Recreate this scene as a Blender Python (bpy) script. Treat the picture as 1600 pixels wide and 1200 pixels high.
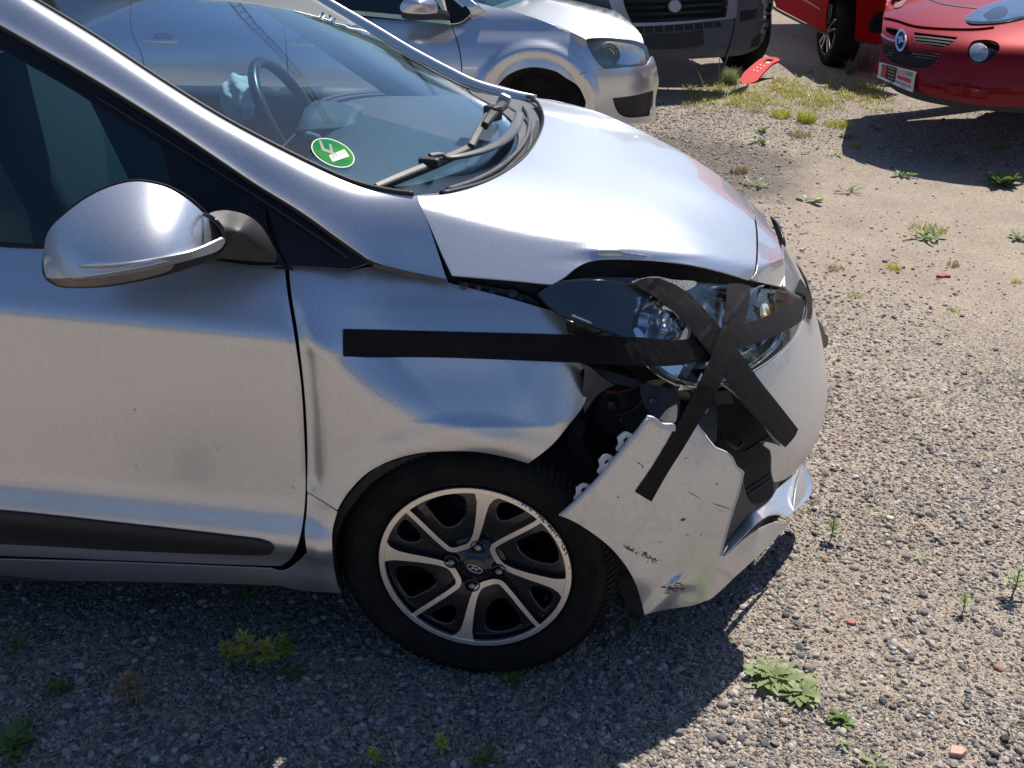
import bpy, bmesh, math, random
import numpy as np
from mathutils import Vector, Matrix
from mathutils.geometry import delaunay_2d_cdt

rnd = random.Random(7)
RS = np.random.RandomState(5)
SC = bpy.context.scene
for o in list(bpy.data.objects):
    bpy.data.objects.remove(o)

# ------------------------------------------------------------ camera, sky, sun, exposure
F_PX = 1580.0
PITCH = math.radians(27.3)
YAW = math.radians(2.7)
CAM = np.array([.157, -1.652, 1.585])
cd = bpy.data.cameras.new('camera')
cam = bpy.data.objects.new('camera', cd)
SC.collection.objects.link(cam)
cd.sensor_width = 36.0
cd.lens = 36.0 * F_PX / 1600.0
cd.clip_start = 0.02
cd.clip_end = 4000
cam.location = CAM
cam.rotation_euler = (math.radians(90) - PITCH, 0, YAW)
SC.camera = cam

SUN_DIR = Vector((0.34, 0.53, 1.0)).normalized()      # towards the sun
sun_el = math.asin(SUN_DIR.z)
sun_az = math.atan2(SUN_DIR.x, SUN_DIR.y)
w = bpy.data.worlds.new('World')
SC.world = w
w.use_nodes = True
nt = w.node_tree
sky = nt.nodes.new('ShaderNodeTexSky')
sky.sky_type = 'NISHITA'
sky.sun_disc = False
sky.sun_elevation = sun_el
sky.sun_rotation = sun_az
sky.air_density = 1.0
sky.dust_density = 1.3
sky.ozone_density = 10.0
bg = nt.nodes['Background']
bg.inputs['Strength'].default_value = 0.074
nt.links.new(sky.outputs[0], bg.inputs[0])
sd = bpy.data.lights.new('sun', 'SUN')
sd.energy = 5.0
sd.angle = math.radians(0.5)
sd.color = (1.0, 0.935, 0.84)
so = bpy.data.objects.new('sun', sd)
SC.collection.objects.link(so)
so.rotation_euler = SUN_DIR.to_track_quat('Z', 'Y').to_euler()
SC.view_settings.view_transform = 'Standard'
SC.view_settings.look = 'None'
SC.view_settings.gamma = 1
SC.view_settings.exposure = 0.46
try:
    SC.view_settings.use_curve_mapping = False
except Exception:
    pass
SC.cycles.max_bounces = 10
SC.cycles.transparent_max_bounces = 16
SC.cycles.sample_clamp_indirect = 4

# ------------------------------------------------------------ measuring helpers
_F = np.array([-math.sin(YAW) * math.cos(PITCH), math.cos(YAW) * math.cos(PITCH), -math.sin(PITCH)])
_R = np.array([math.cos(YAW), math.sin(YAW), 0.0])
_U = np.cross(_R, _F)

def rays(uv):
    uv = np.asarray(uv, float).reshape(-1, 2)
    return _F[None] + _R[None] * ((uv[:, 0:1] - 800) / F_PX) + _U[None] * ((600 - uv[:, 1:2]) / F_PX)

def atY(u, v, y):
    r = rays([(u, v)])[0]
    return CAM + r * (y - CAM[1]) / r[1]

def atZ(u, v, z):
    r = rays([(u, v)])[0]
    return CAM + r * (z - CAM[2]) / r[2]

def atX(u, v, x):
    r = rays([(u, v)])[0]
    return CAM + r * (x - CAM[0]) / r[0]

def spline1(xs, ys):
    """natural cubic spline, linear outside"""
    xs = np.array(xs, float); ys = np.array(ys, float); n = len(xs)
    h = np.diff(xs); A = np.eye(n); b = np.zeros(n)
    for i in range(1, n - 1):
        A[i, i-1] = h[i-1]; A[i, i] = 2 * (h[i-1] + h[i]); A[i, i+1] = h[i]
        b[i] = 6 * ((ys[i+1] - ys[i]) / h[i] - (ys[i] - ys[i-1]) / h[i-1])
    M = np.linalg.solve(A, b)
    def f(q):
        q = np.asarray(q, float); qq = np.clip(q, xs[0], xs[-1])
        i = np.clip(np.searchsorted(xs, qq) - 1, 0, n - 2)
        hh = h[i]; a = (xs[i+1] - qq) / hh; c = (qq - xs[i]) / hh
        y = a * ys[i] + c * ys[i+1] + ((a**3 - a) * M[i] + (c**3 - c) * M[i+1]) * hh**2 / 6
        s0 = (ys[1] - ys[0]) / h[0] - h[0] * M[1] / 6
        s1 = (ys[-1] - ys[-2]) / h[-1] + h[-1] * M[-2] / 6
        return y + np.where(q < xs[0], (q - xs[0]) * s0, 0) + np.where(q > xs[-1], (q - xs[-1]) * s1, 0)
    return f

def tps(pts, vals, lam=0.0):
    P = np.array(pts, float); V = np.array(vals, float)
    s = P.std(axis=0).mean() + 1e-9; m = P.mean(axis=0); Q = (P - m) / s
    n = len(Q)
    def K(a, b):
        d2 = ((a[:, None] - b[None]) ** 2).sum(-1)
        return 0.5 * d2 * np.log(d2 + 1e-12)
    A = np.zeros((n + 3, n + 3)); A[:n, :n] = K(Q, Q) + lam * np.eye(n)
    A[:n, n] = 1; A[:n, n+1:] = Q; A[n, :n] = 1; A[n+1:, :n] = Q.T
    w_ = np.linalg.lstsq(A, np.concatenate([V, [0, 0, 0]]), rcond=None)[0]
    def f(q):
        q = (np.asarray(q, float) - m) / s
        return K(q, Q) @ w_[:n] + w_[n] + q @ w_[n+1:]
    return f

def sstep(x, a, b):
    t = np.clip((x - a) / (b - a), 0, 1)
    return t * t * (3 - 2 * t)

def proj(P):
    d = P - CAM[None]; D = d @ _F
    return np.stack([800 + F_PX * (d @ _R) / D, 600 - F_PX * (d @ _U) / D], 1)

def hit(G, tmin=0.8, tmax=6.0, n=36):
    """surface finder: G(P, uv) > 0 outside the body, < 0 inside"""
    n = 36
    def f(uv):
        uv = np.asarray(uv, float).reshape(-1, 2); r = rays(uv)
        ts = np.linspace(tmin, tmax, n)
        vals = np.stack([G(CAM[None] + r * t, uv) for t in ts], 1)
        neg = vals < 0
        has = neg.any(1)
        k = np.where(has, neg.argmax(1), np.argmin(vals, 1))
        lo = ts[np.clip(k - 1, 0, n - 1)]; hi = ts[k]
        # grazing rays: look closer round the lowest value
        for i in np.nonzero(~has)[0]:
            tt = np.linspace(ts[max(k[i] - 1, 0)], ts[min(k[i] + 1, n - 1)], 60)
            g = G(CAM[None] + r[i][None] * tt[:, None], np.repeat(uv[i:i+1], 60, 0)); j = int(g.argmin())
            if (g < 0).any(): j = int((g < 0).argmax()); lo[i] = tt[max(j - 1, 0)]; hi[i] = tt[j]
            else: lo[i] = hi[i] = tt[j]
        for _ in range(17):
            mid = (lo + hi) / 2
            g = G(CAM[None] + r * mid[:, None], uv)
            lo = np.where(g > 0, mid, lo); hi = np.where(g > 0, hi, mid)
        return CAM[None] + r * ((lo + hi) / 2)[:, None]
    def pn(uv, e=.0015):
        P = f(uv); g = []
        for k in range(3):
            d = np.zeros(3); d[k] = e
            g.append(G(P + d, proj(P + d)) - G(P - d, proj(P - d)))
        N = np.stack(g, 1); N /= np.linalg.norm(N, axis=1)[:, None] + 1e-12
        s = np.sign(((CAM[None] - P) * N).sum(1)); s[s == 0] = 1
        return P, N * s[:, None]
    f.pn = pn
    return f

def surfY(pts):
    """a surface through points of known lateral distance: (u, v, y)"""
    a = np.array(pts, float)
    if len(a) == 1:
        fy = lambda q: np.full(len(q), a[0, 2])
    elif len(a) < 4:
        A = np.c_[a[:, :2], np.ones(len(a))]; c = np.linalg.lstsq(A, a[:, 2], rcond=None)[0]
        fy = lambda q: q @ c[:2] + c[2]
    else:
        fy = tps(a[:, :2], a[:, 2])
    def f(uv):
        uv = np.asarray(uv, float).reshape(-1, 2); r = rays(uv); y = fy(uv)
        return CAM[None] + r * ((y - CAM[1]) / r[:, 1])[:, None]
    return f

def lift(surf, d):
    """the same surface moved d metres towards the viewer's side along its normal"""
    def f(uv):
        P, N = surf_pn(surf, uv)
        return P + N * d
    if hasattr(surf, 'pn'):
        def pn(uv):
            P, N = surf.pn(uv); return P + N * d, N
        f.pn = pn
    return f

def surf_pn(surf, uv, e=1.2):
    uv = np.asarray(uv, float).reshape(-1, 2)
    if hasattr(surf, 'pn'): return surf.pn(uv)
    P = surf(uv)
    du = surf(uv + [e, 0]) - surf(uv - [e, 0]); dv = surf(uv + [0, e]) - surf(uv - [0, e])
    N = np.cross(dv, du); N /= np.linalg.norm(N, axis=1)[:, None] + 1e-12
    s = np.sign(((CAM[None] - P) * N).sum(1)); s[s == 0] = 1
    return P, N * s[:, None]

# ------------------------------------------------------------ object helpers
def link(o):
    SC.collection.objects.link(o); return o

def meta(o, label=None, cat=None, group=None, kind=None):
    if label: o['label'] = label
    if cat: o['category'] = cat
    if group: o['group'] = group
    if kind: o['kind'] = kind
    return o

def thing(name, label, cat, loc=(0, 0, 0), group=None):
    o = link(bpy.data.objects.new(name, None)); o.location = loc; o.empty_display_size = .1
    return meta(o, label, cat, group)

def mkobj(name, verts, faces, mat, parent=None, smooth=True, normals=None, uvs=None):
    me = bpy.data.meshes.new(name)
    me.from_pydata([tuple(map(float, v)) for v in verts], [], [tuple(map(int, f)) for f in faces])
    me.update()
    if smooth:
        me.polygons.foreach_set('use_smooth', [True] * len(me.polygons))
    if mat: me.materials.append(mat)
    if uvs is not None:
        ul = me.uv_layers.new(name='UVMap')
        idx = np.zeros(len(me.loops), int); me.loops.foreach_get('vertex_index', idx)
        ul.data.foreach_set('uv', np.asarray(uvs, float)[idx].ravel())
    if normals is not None:
        nn = np.asarray(normals, float)
        me.normals_split_custom_set_from_vertices([tuple(map(float, x)) for x in nn])
    o = link(bpy.data.objects.new(name, me))
    if parent is not None:
        o.parent = parent
        o.matrix_parent_inverse = Matrix.Translation(-Vector(parent.location)) if parent.parent is None and parent.type == 'EMPTY' else Matrix.Identity(4)
    return o

def smooth_outline(pts, step):
    """closed outline; (u, v) is a smooth point, (u, v, 1) a corner"""
    n = len(pts); P = np.array([p[:2] for p in pts], float); C = [len(p) > 2 for p in pts]
    out = []
    for i in range(n):
        a, b = P[i], P[(i+1) % n]
        ta = (P[(i+1) % n] - P[i-1]) / 2 if not C[i] else None
        tb = (P[(i+2) % n] - P[i]) / 2 if not C[(i+1) % n] else None
        L = np.linalg.norm(b - a)
        if ta is None and tb is None: ta = tb = b - a
        elif ta is None: ta = 1.5 * (b - a) - .5 * tb
        elif tb is None: tb = 1.5 * (b - a) - .5 * ta
        for t in (ta, tb):
            l = np.linalg.norm(t)
            if l > 1.3 * L: t *= 1.3 * L / l
        m = max(1, int(round(L / step)))
        for k in range(m):
            s = k / m
            out.append((2*s**3 - 3*s**2 + 1) * a + (s**3 - 2*s**2 + s) * ta + (-2*s**3 + 3*s**2) * b + (s**3 - s**2) * tb)
    return np.array(out)

def inpoly(Q, poly):
    x, y = Q[:, 0], Q[:, 1]; c = np.zeros(len(Q), bool); j = len(poly) - 1
    for i in range(len(poly)):
        xi, yi = poly[i]; xj, yj = poly[j]
        m = ((yi > y) != (yj > y)) & (x < (xj - xi) * (y - yi) / (yj - yi + 1e-15) + xi)
        c ^= m; j = i
    return c

def edge_dist(Q, poly):
    d = np.full(len(Q), 1e9)
    for i in range(len(poly)):
        a, b = poly[i-1], poly[i]; ab = b - a
        t = np.clip(((Q - a) @ ab) / (ab @ ab + 1e-12), 0, 1)
        d = np.minimum(d, np.linalg.norm(Q - a - t[:, None] * ab, axis=1))
    return d

def fill2d(loops, step):
    """triangulates the area inside loops[0] and outside the others"""
    lo = np.min(loops[0], 0); hi = np.max(loops[0], 0)
    gx = np.arange(lo[0], hi[0] + step, step); gy = np.arange(lo[1], hi[1] + step, step * .866)
    G = np.array([(x + (step / 2 if k % 2 else 0), y) for k, y in enumerate(gy) for x in gx])
    keep = inpoly(G, loops[0]) & (edge_dist(G, loops[0]) > step * .45)
    for h in loops[1:]:
        keep &= ~inpoly(G, h) & (edge_dist(G, h) > step * .45)
    G = G[keep]
    V = [Vector(p) for L in loops for p in L]; E = []; k = 0
    for L in loops:
        m = len(L); E += [(k + i, k + (i + 1) % m) for i in range(m)]; k += m
    V += [Vector(p) for p in G]
    vo, eo, fo, *_ = delaunay_2d_cdt(V, E, [], 1, 1e-6)
    vo = np.array([(v.x, v.y) for v in vo]); fo = np.array([f for f in fo if len(f) == 3])
    cen = vo[fo].mean(1); ok = inpoly(cen, loops[0])
    for h in loops[1:]:
        ok &= ~inpoly(cen, h)
    return vo, fo[ok]

def boundary_loops(F):
    cnt = {}
    for f in F:
        for a, b in ((f[0], f[1]), (f[1], f[2]), (f[2], f[0])):
            cnt[(a, b)] = 1
    return [(a, b) for (a, b) in cnt if (b, a) not in cnt]

def sheet_from(P, N, F, name, mat, parent, thick, uvs=None, lip=0.0007):
    """front face with exact normals, a small rounded rim and a back face"""
    F = np.array(F)
    c = P[F]; fn = np.cross(c[:, 1] - c[:, 0], c[:, 2] - c[:, 0])
    flip = (fn * N[F].mean(1)).sum(1) < 0
    F = np.where(flip[:, None], F[:, ::-1], F)
    n = len(P); B = boundary_loops(F)
    verts = [P]; normals = [N]; faces = [list(f) for f in F]
    ids = sorted({i for e in B for i in e}); mp = {v: k for k, v in enumerate(ids)}
    m = len(ids)
    T = np.zeros((m, 3))
    for a, b in B:
        t = P[b] - P[a]; l = np.linalg.norm(t)
        if l < 1e-9: continue
        o_ = np.cross(t / l, (N[a] + N[b]) / 2)
        T[mp[a]] += o_; T[mp[b]] += o_
    T /= np.linalg.norm(T, axis=1)[:, None] + 1e-12
    Pb = P[ids]; Nb = N[ids]
    r = min(lip, thick * .4)
    R1 = Pb + T * r * .7 - Nb * r * .3
    R2 = Pb + T * r - Nb * r
    R3 = Pb + T * r - Nb * thick
    verts += [Pb, R1, R2, R3]; normals += [Nb, (Nb + T) * .707, T, T]
    k0 = n; k1 = n + m; k2 = n + 2 * m; k3 = n + 3 * m; k4 = n + 4 * m
    for a, b in B:
        i, j = mp[a], mp[b]
        faces += [[k0 + i, k1 + i, k1 + j, k0 + j], [k1 + i, k2 + i, k2 + j, k1 + j], [k2 + i, k3 + i, k3 + j, k2 + j]]
    back = P - N * thick
    back[ids] = R3
    verts.append(back); normals.append(-N)
    faces += [[k4 + x for x in f[::-1]] for f in F]
    V = np.concatenate(verts); NN = np.concatenate(normals)
    U2 = None
    if uvs is not None:
        uvs = np.asarray(uvs); U2 = np.concatenate([uvs, uvs[ids], uvs[ids], uvs[ids], uvs[ids], uvs])
    return mkobj(name, V, faces, mat, parent, True, NN, U2)

def panel(name, outline, surf, mat, parent=None, step=9, thick=.0025, holes=(), raw=False, lip=.0007):
    es = max(2.0, step * .6)
    loops = [smooth_outline(outline, es) if not raw else np.array(outline, float)]
    loops += [smooth_outline(h, es) for h in holes]
    uv, F = fill2d(loops, step)
    P, N = surf_pn(surf, uv)
    if parent is not None and parent.type == 'EMPTY' and parent.location.length > 0 and False:
        pass
    return sheet_from(P, N, F, name, mat, parent, thick, lip=lip)

def tube_data(path, rad, n=10, closed=False, caps=True):
    path = np.array(path, float); m = len(path)
    rad = np.full(m, rad, float) if np.isscalar(rad) else np.array(rad, float)
    T = np.gradient(path, axis=0) if not closed else (np.roll(path, -1, 0) - np.roll(path, 1, 0))
    T /= np.linalg.norm(T, axis=1)[:, None] + 1e-12
    ref = np.array([0, 0, 1.0]) if abs(T[0][2]) < .9 else np.array([1.0, 0, 0])
    V = []; F = []
    a = np.cross(T[0], ref); a /= np.linalg.norm(a)
    for i in range(m):
        a = a - T[i] * (a @ T[i]); a /= np.linalg.norm(a) + 1e-12
        b = np.cross(T[i], a)
        for k in range(n):
            th = 2 * math.pi * k / n
            V.append(path[i] + rad[i] * (math.cos(th) * a + math.sin(th) * b))
    for i in range(m if closed else m - 1):
        j = (i + 1) % m
        for k in range(n):
            F.append([i*n + k, i*n + (k+1) % n, j*n + (k+1) % n, j*n + k])
    if caps and not closed:
        F.append([k for k in range(n)][::-1]); F.append([(m-1)*n + k for k in range(n)])
    return V, F

def tube(name, path, rad, mat, parent=None, n=10, closed=False):
    V, F = tube_data(path, rad, n, closed)
    return mkobj(name, V, F, mat, parent)

def crpath(pts, k=6):
    P = np.array(pts, float); out = []
    for i in range(len(P) - 1):
        p0 = P[max(i-1, 0)]; p1 = P[i]; p2 = P[i+1]; p3 = P[min(i+2, len(P)-1)]
        for j in range(k):
            t = j / k
            out.append(.5 * ((2*p1) + (-p0+p2)*t + (2*p0-5*p1+4*p2-p3)*t*t + (-p0+3*p1-3*p2+p3)*t**3))
    out.append(P[-1]); return np.array(out)

def lathe_data(prof, n=48, axis='y'):
    """profile of (radius, offset) turned about the y axis"""
    V = []; F = []; m = len(prof)
    for k in range(n):
        th = 2 * math.pi * k / n
        for r, h in prof:
            V.append((r * math.cos(th), h, r * math.sin(th)) if axis == 'y' else (r * math.cos(th), r * math.sin(th), h))
    for k in range(n):
        j = (k + 1) % n
        for i in range(m - 1):
            F.append([k*m + i, k*m + i + 1, j*m + i + 1, j*m + i])
    return V, F

def box_data(c, s, rot=None, bev=0):
    c = np.array(c, float); s = np.array(s, float) / 2
    bm = bmesh.new(); bmesh.ops.create_cube(bm, size=1)
    for v in bm.verts: v.co = Vector((v.co.x * 2 * s[0], v.co.y * 2 * s[1], v.co.z * 2 * s[2]))
    if bev: bmesh.ops.bevel(bm, geom=list(bm.edges), offset=bev, segments=2, affect='EDGES', profile=.5)
    if rot is not None: bmesh.ops.transform(bm, matrix=rot.to_4x4(), verts=bm.verts)
    V = [np.array(v.co) + c for v in bm.verts]; bm.verts.index_update()
    F = [[v.index for v in f.verts] for f in bm.faces]; bm.free()
    return V, F

def merge(*parts):
    V = []; F = []
    for v, f in parts:
        k = len(V); V += list(v); F += [[i + k for i in q] for q in f]
    return V, F

def box(name, c, s, mat, parent=None, rot=None, bev=.003, smooth=False):
    V, F = box_data(c, s, rot, bev); return mkobj(name, V, F, mat, parent, smooth)

def loft(name, rows, mat, parent=None, thick=0, sub=(4, 4), close=False):
    """smooth sheet through rows of 3D points"""
    R = np.array(rows, float)
    A = np.array([crpath(r, sub[1]) for r in R])
    B = np.stack([crpath(A[:, j], sub[0]) for j in range(A.shape[1])], 1)
    m, n = B.shape[:2]; V = B.reshape(-1, 3)
    F = [[i*n + j, i*n + j + 1, (i+1)*n + j + 1, (i+1)*n + j] for i in range(m-1) for j in range(n-1)]
    o = mkobj(name, V, F, mat, parent)
    if thick:
        md = o.modifiers.new('solid', 'SOLIDIFY'); md.thickness = thick; md.offset = 0
    return o

# ------------------------------------------------------------ materials
def new_mat(name):
    m = bpy.data.materials.new(name); m.use_nodes = True
    return m, m.node_tree, m.node_tree.nodes['Principled BSDF']

def noise(nt, scale, detail=4, rough=.6, coord='Object', dist=0):
    tc = nt.nodes.new('ShaderNodeTexCoord'); n = nt.nodes.new('ShaderNodeTexNoise')
    n.inputs['Scale'].default_value = scale; n.inputs['Detail'].default_value = detail
    n.inputs['Roughness'].default_value = rough; n.inputs['Distortion'].default_value = dist
    nt.links.new(tc.outputs[coord], n.inputs['Vector']); return n

def ramp(nt, src, stops):
    r = nt.nodes.new('ShaderNodeValToRGB')
    while len(r.color_ramp.elements) < len(stops): r.color_ramp.elements.new(.5)
    for e, (p, c) in zip(r.color_ramp.elements, stops):
        e.position = p; e.color = (*c, 1) if len(c) == 3 else c
    nt.links.new(src, r.inputs[0]); return r

def maprange(nt, src, a, b, c, d):
    m = nt.nodes.new('ShaderNodeMapRange')
    for i, x in zip((1, 2, 3, 4), (a, b, c, d)): m.inputs[i].default_value = x
    nt.links.new(src, m.inputs[0]); return m

def bumpn(nt, src, strength, dist, bs):
    b = nt.nodes.new('ShaderNodeBump'); b.inputs['Strength'].default_value = strength
    b.inputs['Distance'].default_value = dist
    nt.links.new(src, b.inputs['Height']); nt.links.new(b.outputs[0], bs.inputs['Normal']); return b

def simple(name, col, rough=.5, metal=0, spec=.5, var=0.0, scale=40, bump=0, coat=0, rvar=0):
    m, nt, b = new_mat(name)
    b.inputs['Base Color'].default_value = (*col, 1); b.inputs['Roughness'].default_value = rough
    b.inputs['Metallic'].default_value = metal; b.inputs['Specular IOR Level'].default_value = spec
    b.inputs['Coat Weight'].default_value = coat; b.inputs['Coat Roughness'].default_value = .04
    if var or bump or rvar:
        n = noise(nt, scale, 6, .65)
        if var:
            r = ramp(nt, n.outputs[0], [(.3, tuple(c * (1 - var) for c in col)), (.7, tuple(min(1, c * (1 + var)) for c in col))])
            nt.links.new(r.outputs[0], b.inputs['Base Color'])
        if rvar:
            q = maprange(nt, n.outputs[0], .3, .7, rough - rvar, rough + rvar); nt.links.new(q.outputs[0], b.inputs['Roughness'])
        if bump:
            n2 = noise(nt, scale * 6, 3, .5); bumpn(nt, n2.outputs[0], bump, .002, b)
    return m

def paint_mat(name, col, metal=.8, rough=.3, dirt=0.0, coat=1.0, flake=.25, film=.06, spec=.5):
    """two-layer car paint: flake base under a clear coat, thin dust film"""
    m, nt, b = new_mat(name)
    tc = nt.nodes.new('ShaderNodeTexCoord')
    v = nt.nodes.new('ShaderNodeTexVoronoi'); v.inputs['Scale'].default_value = 1400
    nt.links.new(tc.outputs['Object'], v.inputs['Vector'])
    sep = nt.nodes.new('ShaderNodeSeparateColor'); nt.links.new(v.outputs['Color'], sep.inputs[0])
    mr = maprange(nt, sep.outputs[0], 0, 1, 1 - flake, 1 + flake * .5)
    mx = nt.nodes.new('ShaderNodeMix'); mx.data_type = 'RGBA'; mx.blend_type = 'MULTIPLY'; mx.inputs[0].default_value = 1
    mx.inputs[6].default_value = (*col, 1); nt.links.new(mr.outputs[0], mx.inputs[7])
    n1 = noise(nt, 3.0, 8, .7); n2 = noise(nt, 60, 5, .7)
    add = nt.nodes.new('ShaderNodeMath'); add.operation = 'MULTIPLY'
    nt.links.new(n1.outputs[0], add.inputs[0]); nt.links.new(n2.outputs[0], add.inputs[1])
    dm = maprange(nt, add.outputs[0], .2, .42, film * .3 + dirt * .25, film + dirt)
    mx2 = nt.nodes.new('ShaderNodeMix'); mx2.data_type = 'RGBA'
    mx2.inputs[7].default_value = (.36, .32, .27, 1)
    nt.links.new(dm.outputs[0], mx2.inputs[0]); nt.links.new(mx.outputs[2], mx2.inputs[6])
    nt.links.new(mx2.outputs[2], b.inputs['Base Color'])
    inv = nt.nodes.new('ShaderNodeMath'); inv.operation = 'MULTIPLY_ADD'
    inv.inputs[1].default_value = -metal; inv.inputs[2].default_value = metal
    nt.links.new(dm.outputs[0], inv.inputs[0]); nt.links.new(inv.outputs[0], b.inputs['Metallic'])
    b.inputs['Roughness'].default_value = rough; b.inputs['Specular IOR Level'].default_value = spec
    b.inputs['Coat Weight'].default_value = coat
    cr = maprange(nt, dm.outputs[0], 0, 1, .025, .5); nt.links.new(cr.outputs[0], b.inputs['Coat Roughness'])
    op = noise(nt, 900, 2, .5)
    bp = nt.nodes.new('ShaderNodeBump'); bp.inputs['Strength'].default_value = .02; bp.inputs['Distance'].default_value = .0006
    nt.links.new(op.outputs[0], bp.inputs['Height']); nt.links.new(bp.outputs[0], b.inputs['Normal'])
    return m

def glass_mat(name, tint=(.8, .85, .85), refl=1.0, rough=.0, ior=1.5, dust=0.0):
    m = bpy.data.materials.new(name); m.use_nodes = True; nt = m.node_tree
    for n in list(nt.nodes): nt.nodes.remove(n)
    out = nt.nodes.new('ShaderNodeOutputMaterial'); tr = nt.nodes.new('ShaderNodeBsdfTransparent')
    gl = nt.nodes.new('ShaderNodeBsdfGlossy'); mx = nt.nodes.new('ShaderNodeMixShader'); fr = nt.nodes.new('ShaderNodeLayerWeight')
    tr.inputs[0].default_value = (*tint, 1); gl.inputs['Roughness'].default_value = rough
    gl.inputs[0].default_value = (refl, refl, refl, 1); fr.inputs['Blend'].default_value = .5
    pw = nt.nodes.new('ShaderNodeMath'); pw.operation = 'POWER'; pw.inputs[1].default_value = 5; nt.links.new(fr.outputs['Facing'], pw.inputs[0])
    sc_ = nt.nodes.new('ShaderNodeMath'); sc_.operation = 'MULTIPLY_ADD'; sc_.inputs[1].default_value = .96; sc_.inputs[2].default_value = .04
    nt.links.new(pw.outputs[0], sc_.inputs[0])
    nt.links.new(sc_.outputs[0], mx.inputs[0]); nt.links.new(tr.outputs[0], mx.inputs[1]); nt.links.new(gl.outputs[0], mx.inputs[2])
    last = mx.outputs[0]
    if dust:
        df = nt.nodes.new('ShaderNodeBsdfDiffuse'); df.inputs[0].default_value = (.55, .55, .52, 1)
        n1 = noise(nt, 2.5, 8, .75); n2 = noise(nt, 300, 2, .5)
        mu = nt.nodes.new('ShaderNodeMath'); mu.operation = 'MULTIPLY'
        nt.links.new(n1.outputs[0], mu.inputs[0]); nt.links.new(n2.outputs[0], mu.inputs[1])
        r = maprange(nt, mu.outputs[0], .15, .42, dust * .3, dust * 1.6)
        m2 = nt.nodes.new('ShaderNodeMixShader'); nt.links.new(r.outputs[0], m2.inputs[0])
        nt.links.new(last, m2.inputs[1]); nt.links.new(df.outputs[0], m2.inputs[2]); last = m2.outputs[0]
    nt.links.new(last, out.inputs[0]); return m

M = {}
M['silver'] = paint_mat('silver_paint', (.69, .715, .765), metal=.88, rough=.36)
M['silver_dirty'] = paint_mat('silver_paint_road_dirt', (.72, .75, .80), metal=.85, rough=.33, dirt=.3)
M['silver2'] = paint_mat('cool_silver_paint', (.76, .79, .84), metal=.86, rough=.3)
M['red'] = paint_mat('red_paint', (.21, .002, .007), metal=.3, rough=.5, flake=.1, coat=.45, film=.0, spec=.15)
M['red2'] = paint_mat('bright_red_paint', (.30, .003, .006), metal=.0, rough=.6, flake=.1, coat=.0, film=.0, spec=.04)
M['blackgloss'] = simple('gloss_black_plastic', (.009, .009, .011), .14, coat=.0)
M['blackplastic'] = simple('grained_black_plastic', (.022, .022, .023), .55, var=.2, scale=60, bump=.25)
M['greyplastic'] = simple('weathered_grey_plastic', (.075, .08, .088), .6, var=.25, scale=30, bump=.3)
M['sailblack'] = simple('satin_black_film', (.010, .010, .013), .35, var=.15, scale=30, spec=.35)
M['rubber'] = simple('rubber_seal', (.012, .012, .013), .6)
M['tyre'] = simple('tyre_rubber', (.011, .0105, .010), .8, var=.5, scale=22, bump=.3, spec=.2)
M['wheelblack'] = simple('black_wheel_paint', (.011, .012, .016), .22, var=.2, scale=20, coat=.6)
M['machined'] = simple('machined_alloy', (.92, .88, .83), .36, metal=.85, var=.08, scale=200)
M['steel'] = simple('steel', (.38, .38, .38), .38, metal=1, var=.3, scale=40)
M['brake'] = simple('rusty_brake_iron', (.10, .075, .06), .55, metal=.7, var=.5, scale=40)
M['chrome'] = simple('chrome', (.78, .78, .79), .06, metal=1)
M['chrome_soft'] = simple('satin_reflector', (.72, .72, .73), .2, metal=1, var=.1, scale=60)
M['dark'] = simple('dark_cavity_plastic', (.010, .010, .011), .6, var=.4, scale=30, bump=.3)
M['liner'] = simple('wheel_liner_felt', (.016, .016, .017), .85, var=.5, scale=25, bump=.6)
M['interior'] = simple('dark_interior_plastic', (.05, .055, .06), .6, var=.2, scale=60, bump=.2)
M['interior_lt'] = simple('grey_interior_trim', (.22, .24, .25), .7, var=.08, scale=50)
M['dash'] = simple('dusty_grey_dashboard', (.085, .095, .105), .6, var=.15, scale=30, bump=.2)
M['fabric'] = simple('dark_seat_cloth', (.06, .066, .072), .9, var=.25, scale=200)
M['airbag'] = simple('airbag_cloth', (.66, .66, .60), .85, var=.08, scale=60)
M['windshield'] = glass_mat('windshield_glass', (.74, .87, .93), dust=.008)
M['sideglass'] = glass_mat('side_window_glass', (.50, .66, .70), dust=.01)
M['clear'] = glass_mat('clear_headlamp_plastic', (.93, .95, .96), dust=.006)
M['edge'] = simple('bare_plastic_edge', (.62, .63, .65), .5)
M['lenshighlight'] = simple('lens_edge_highlight', (.22, .23, .24), .3)

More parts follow.
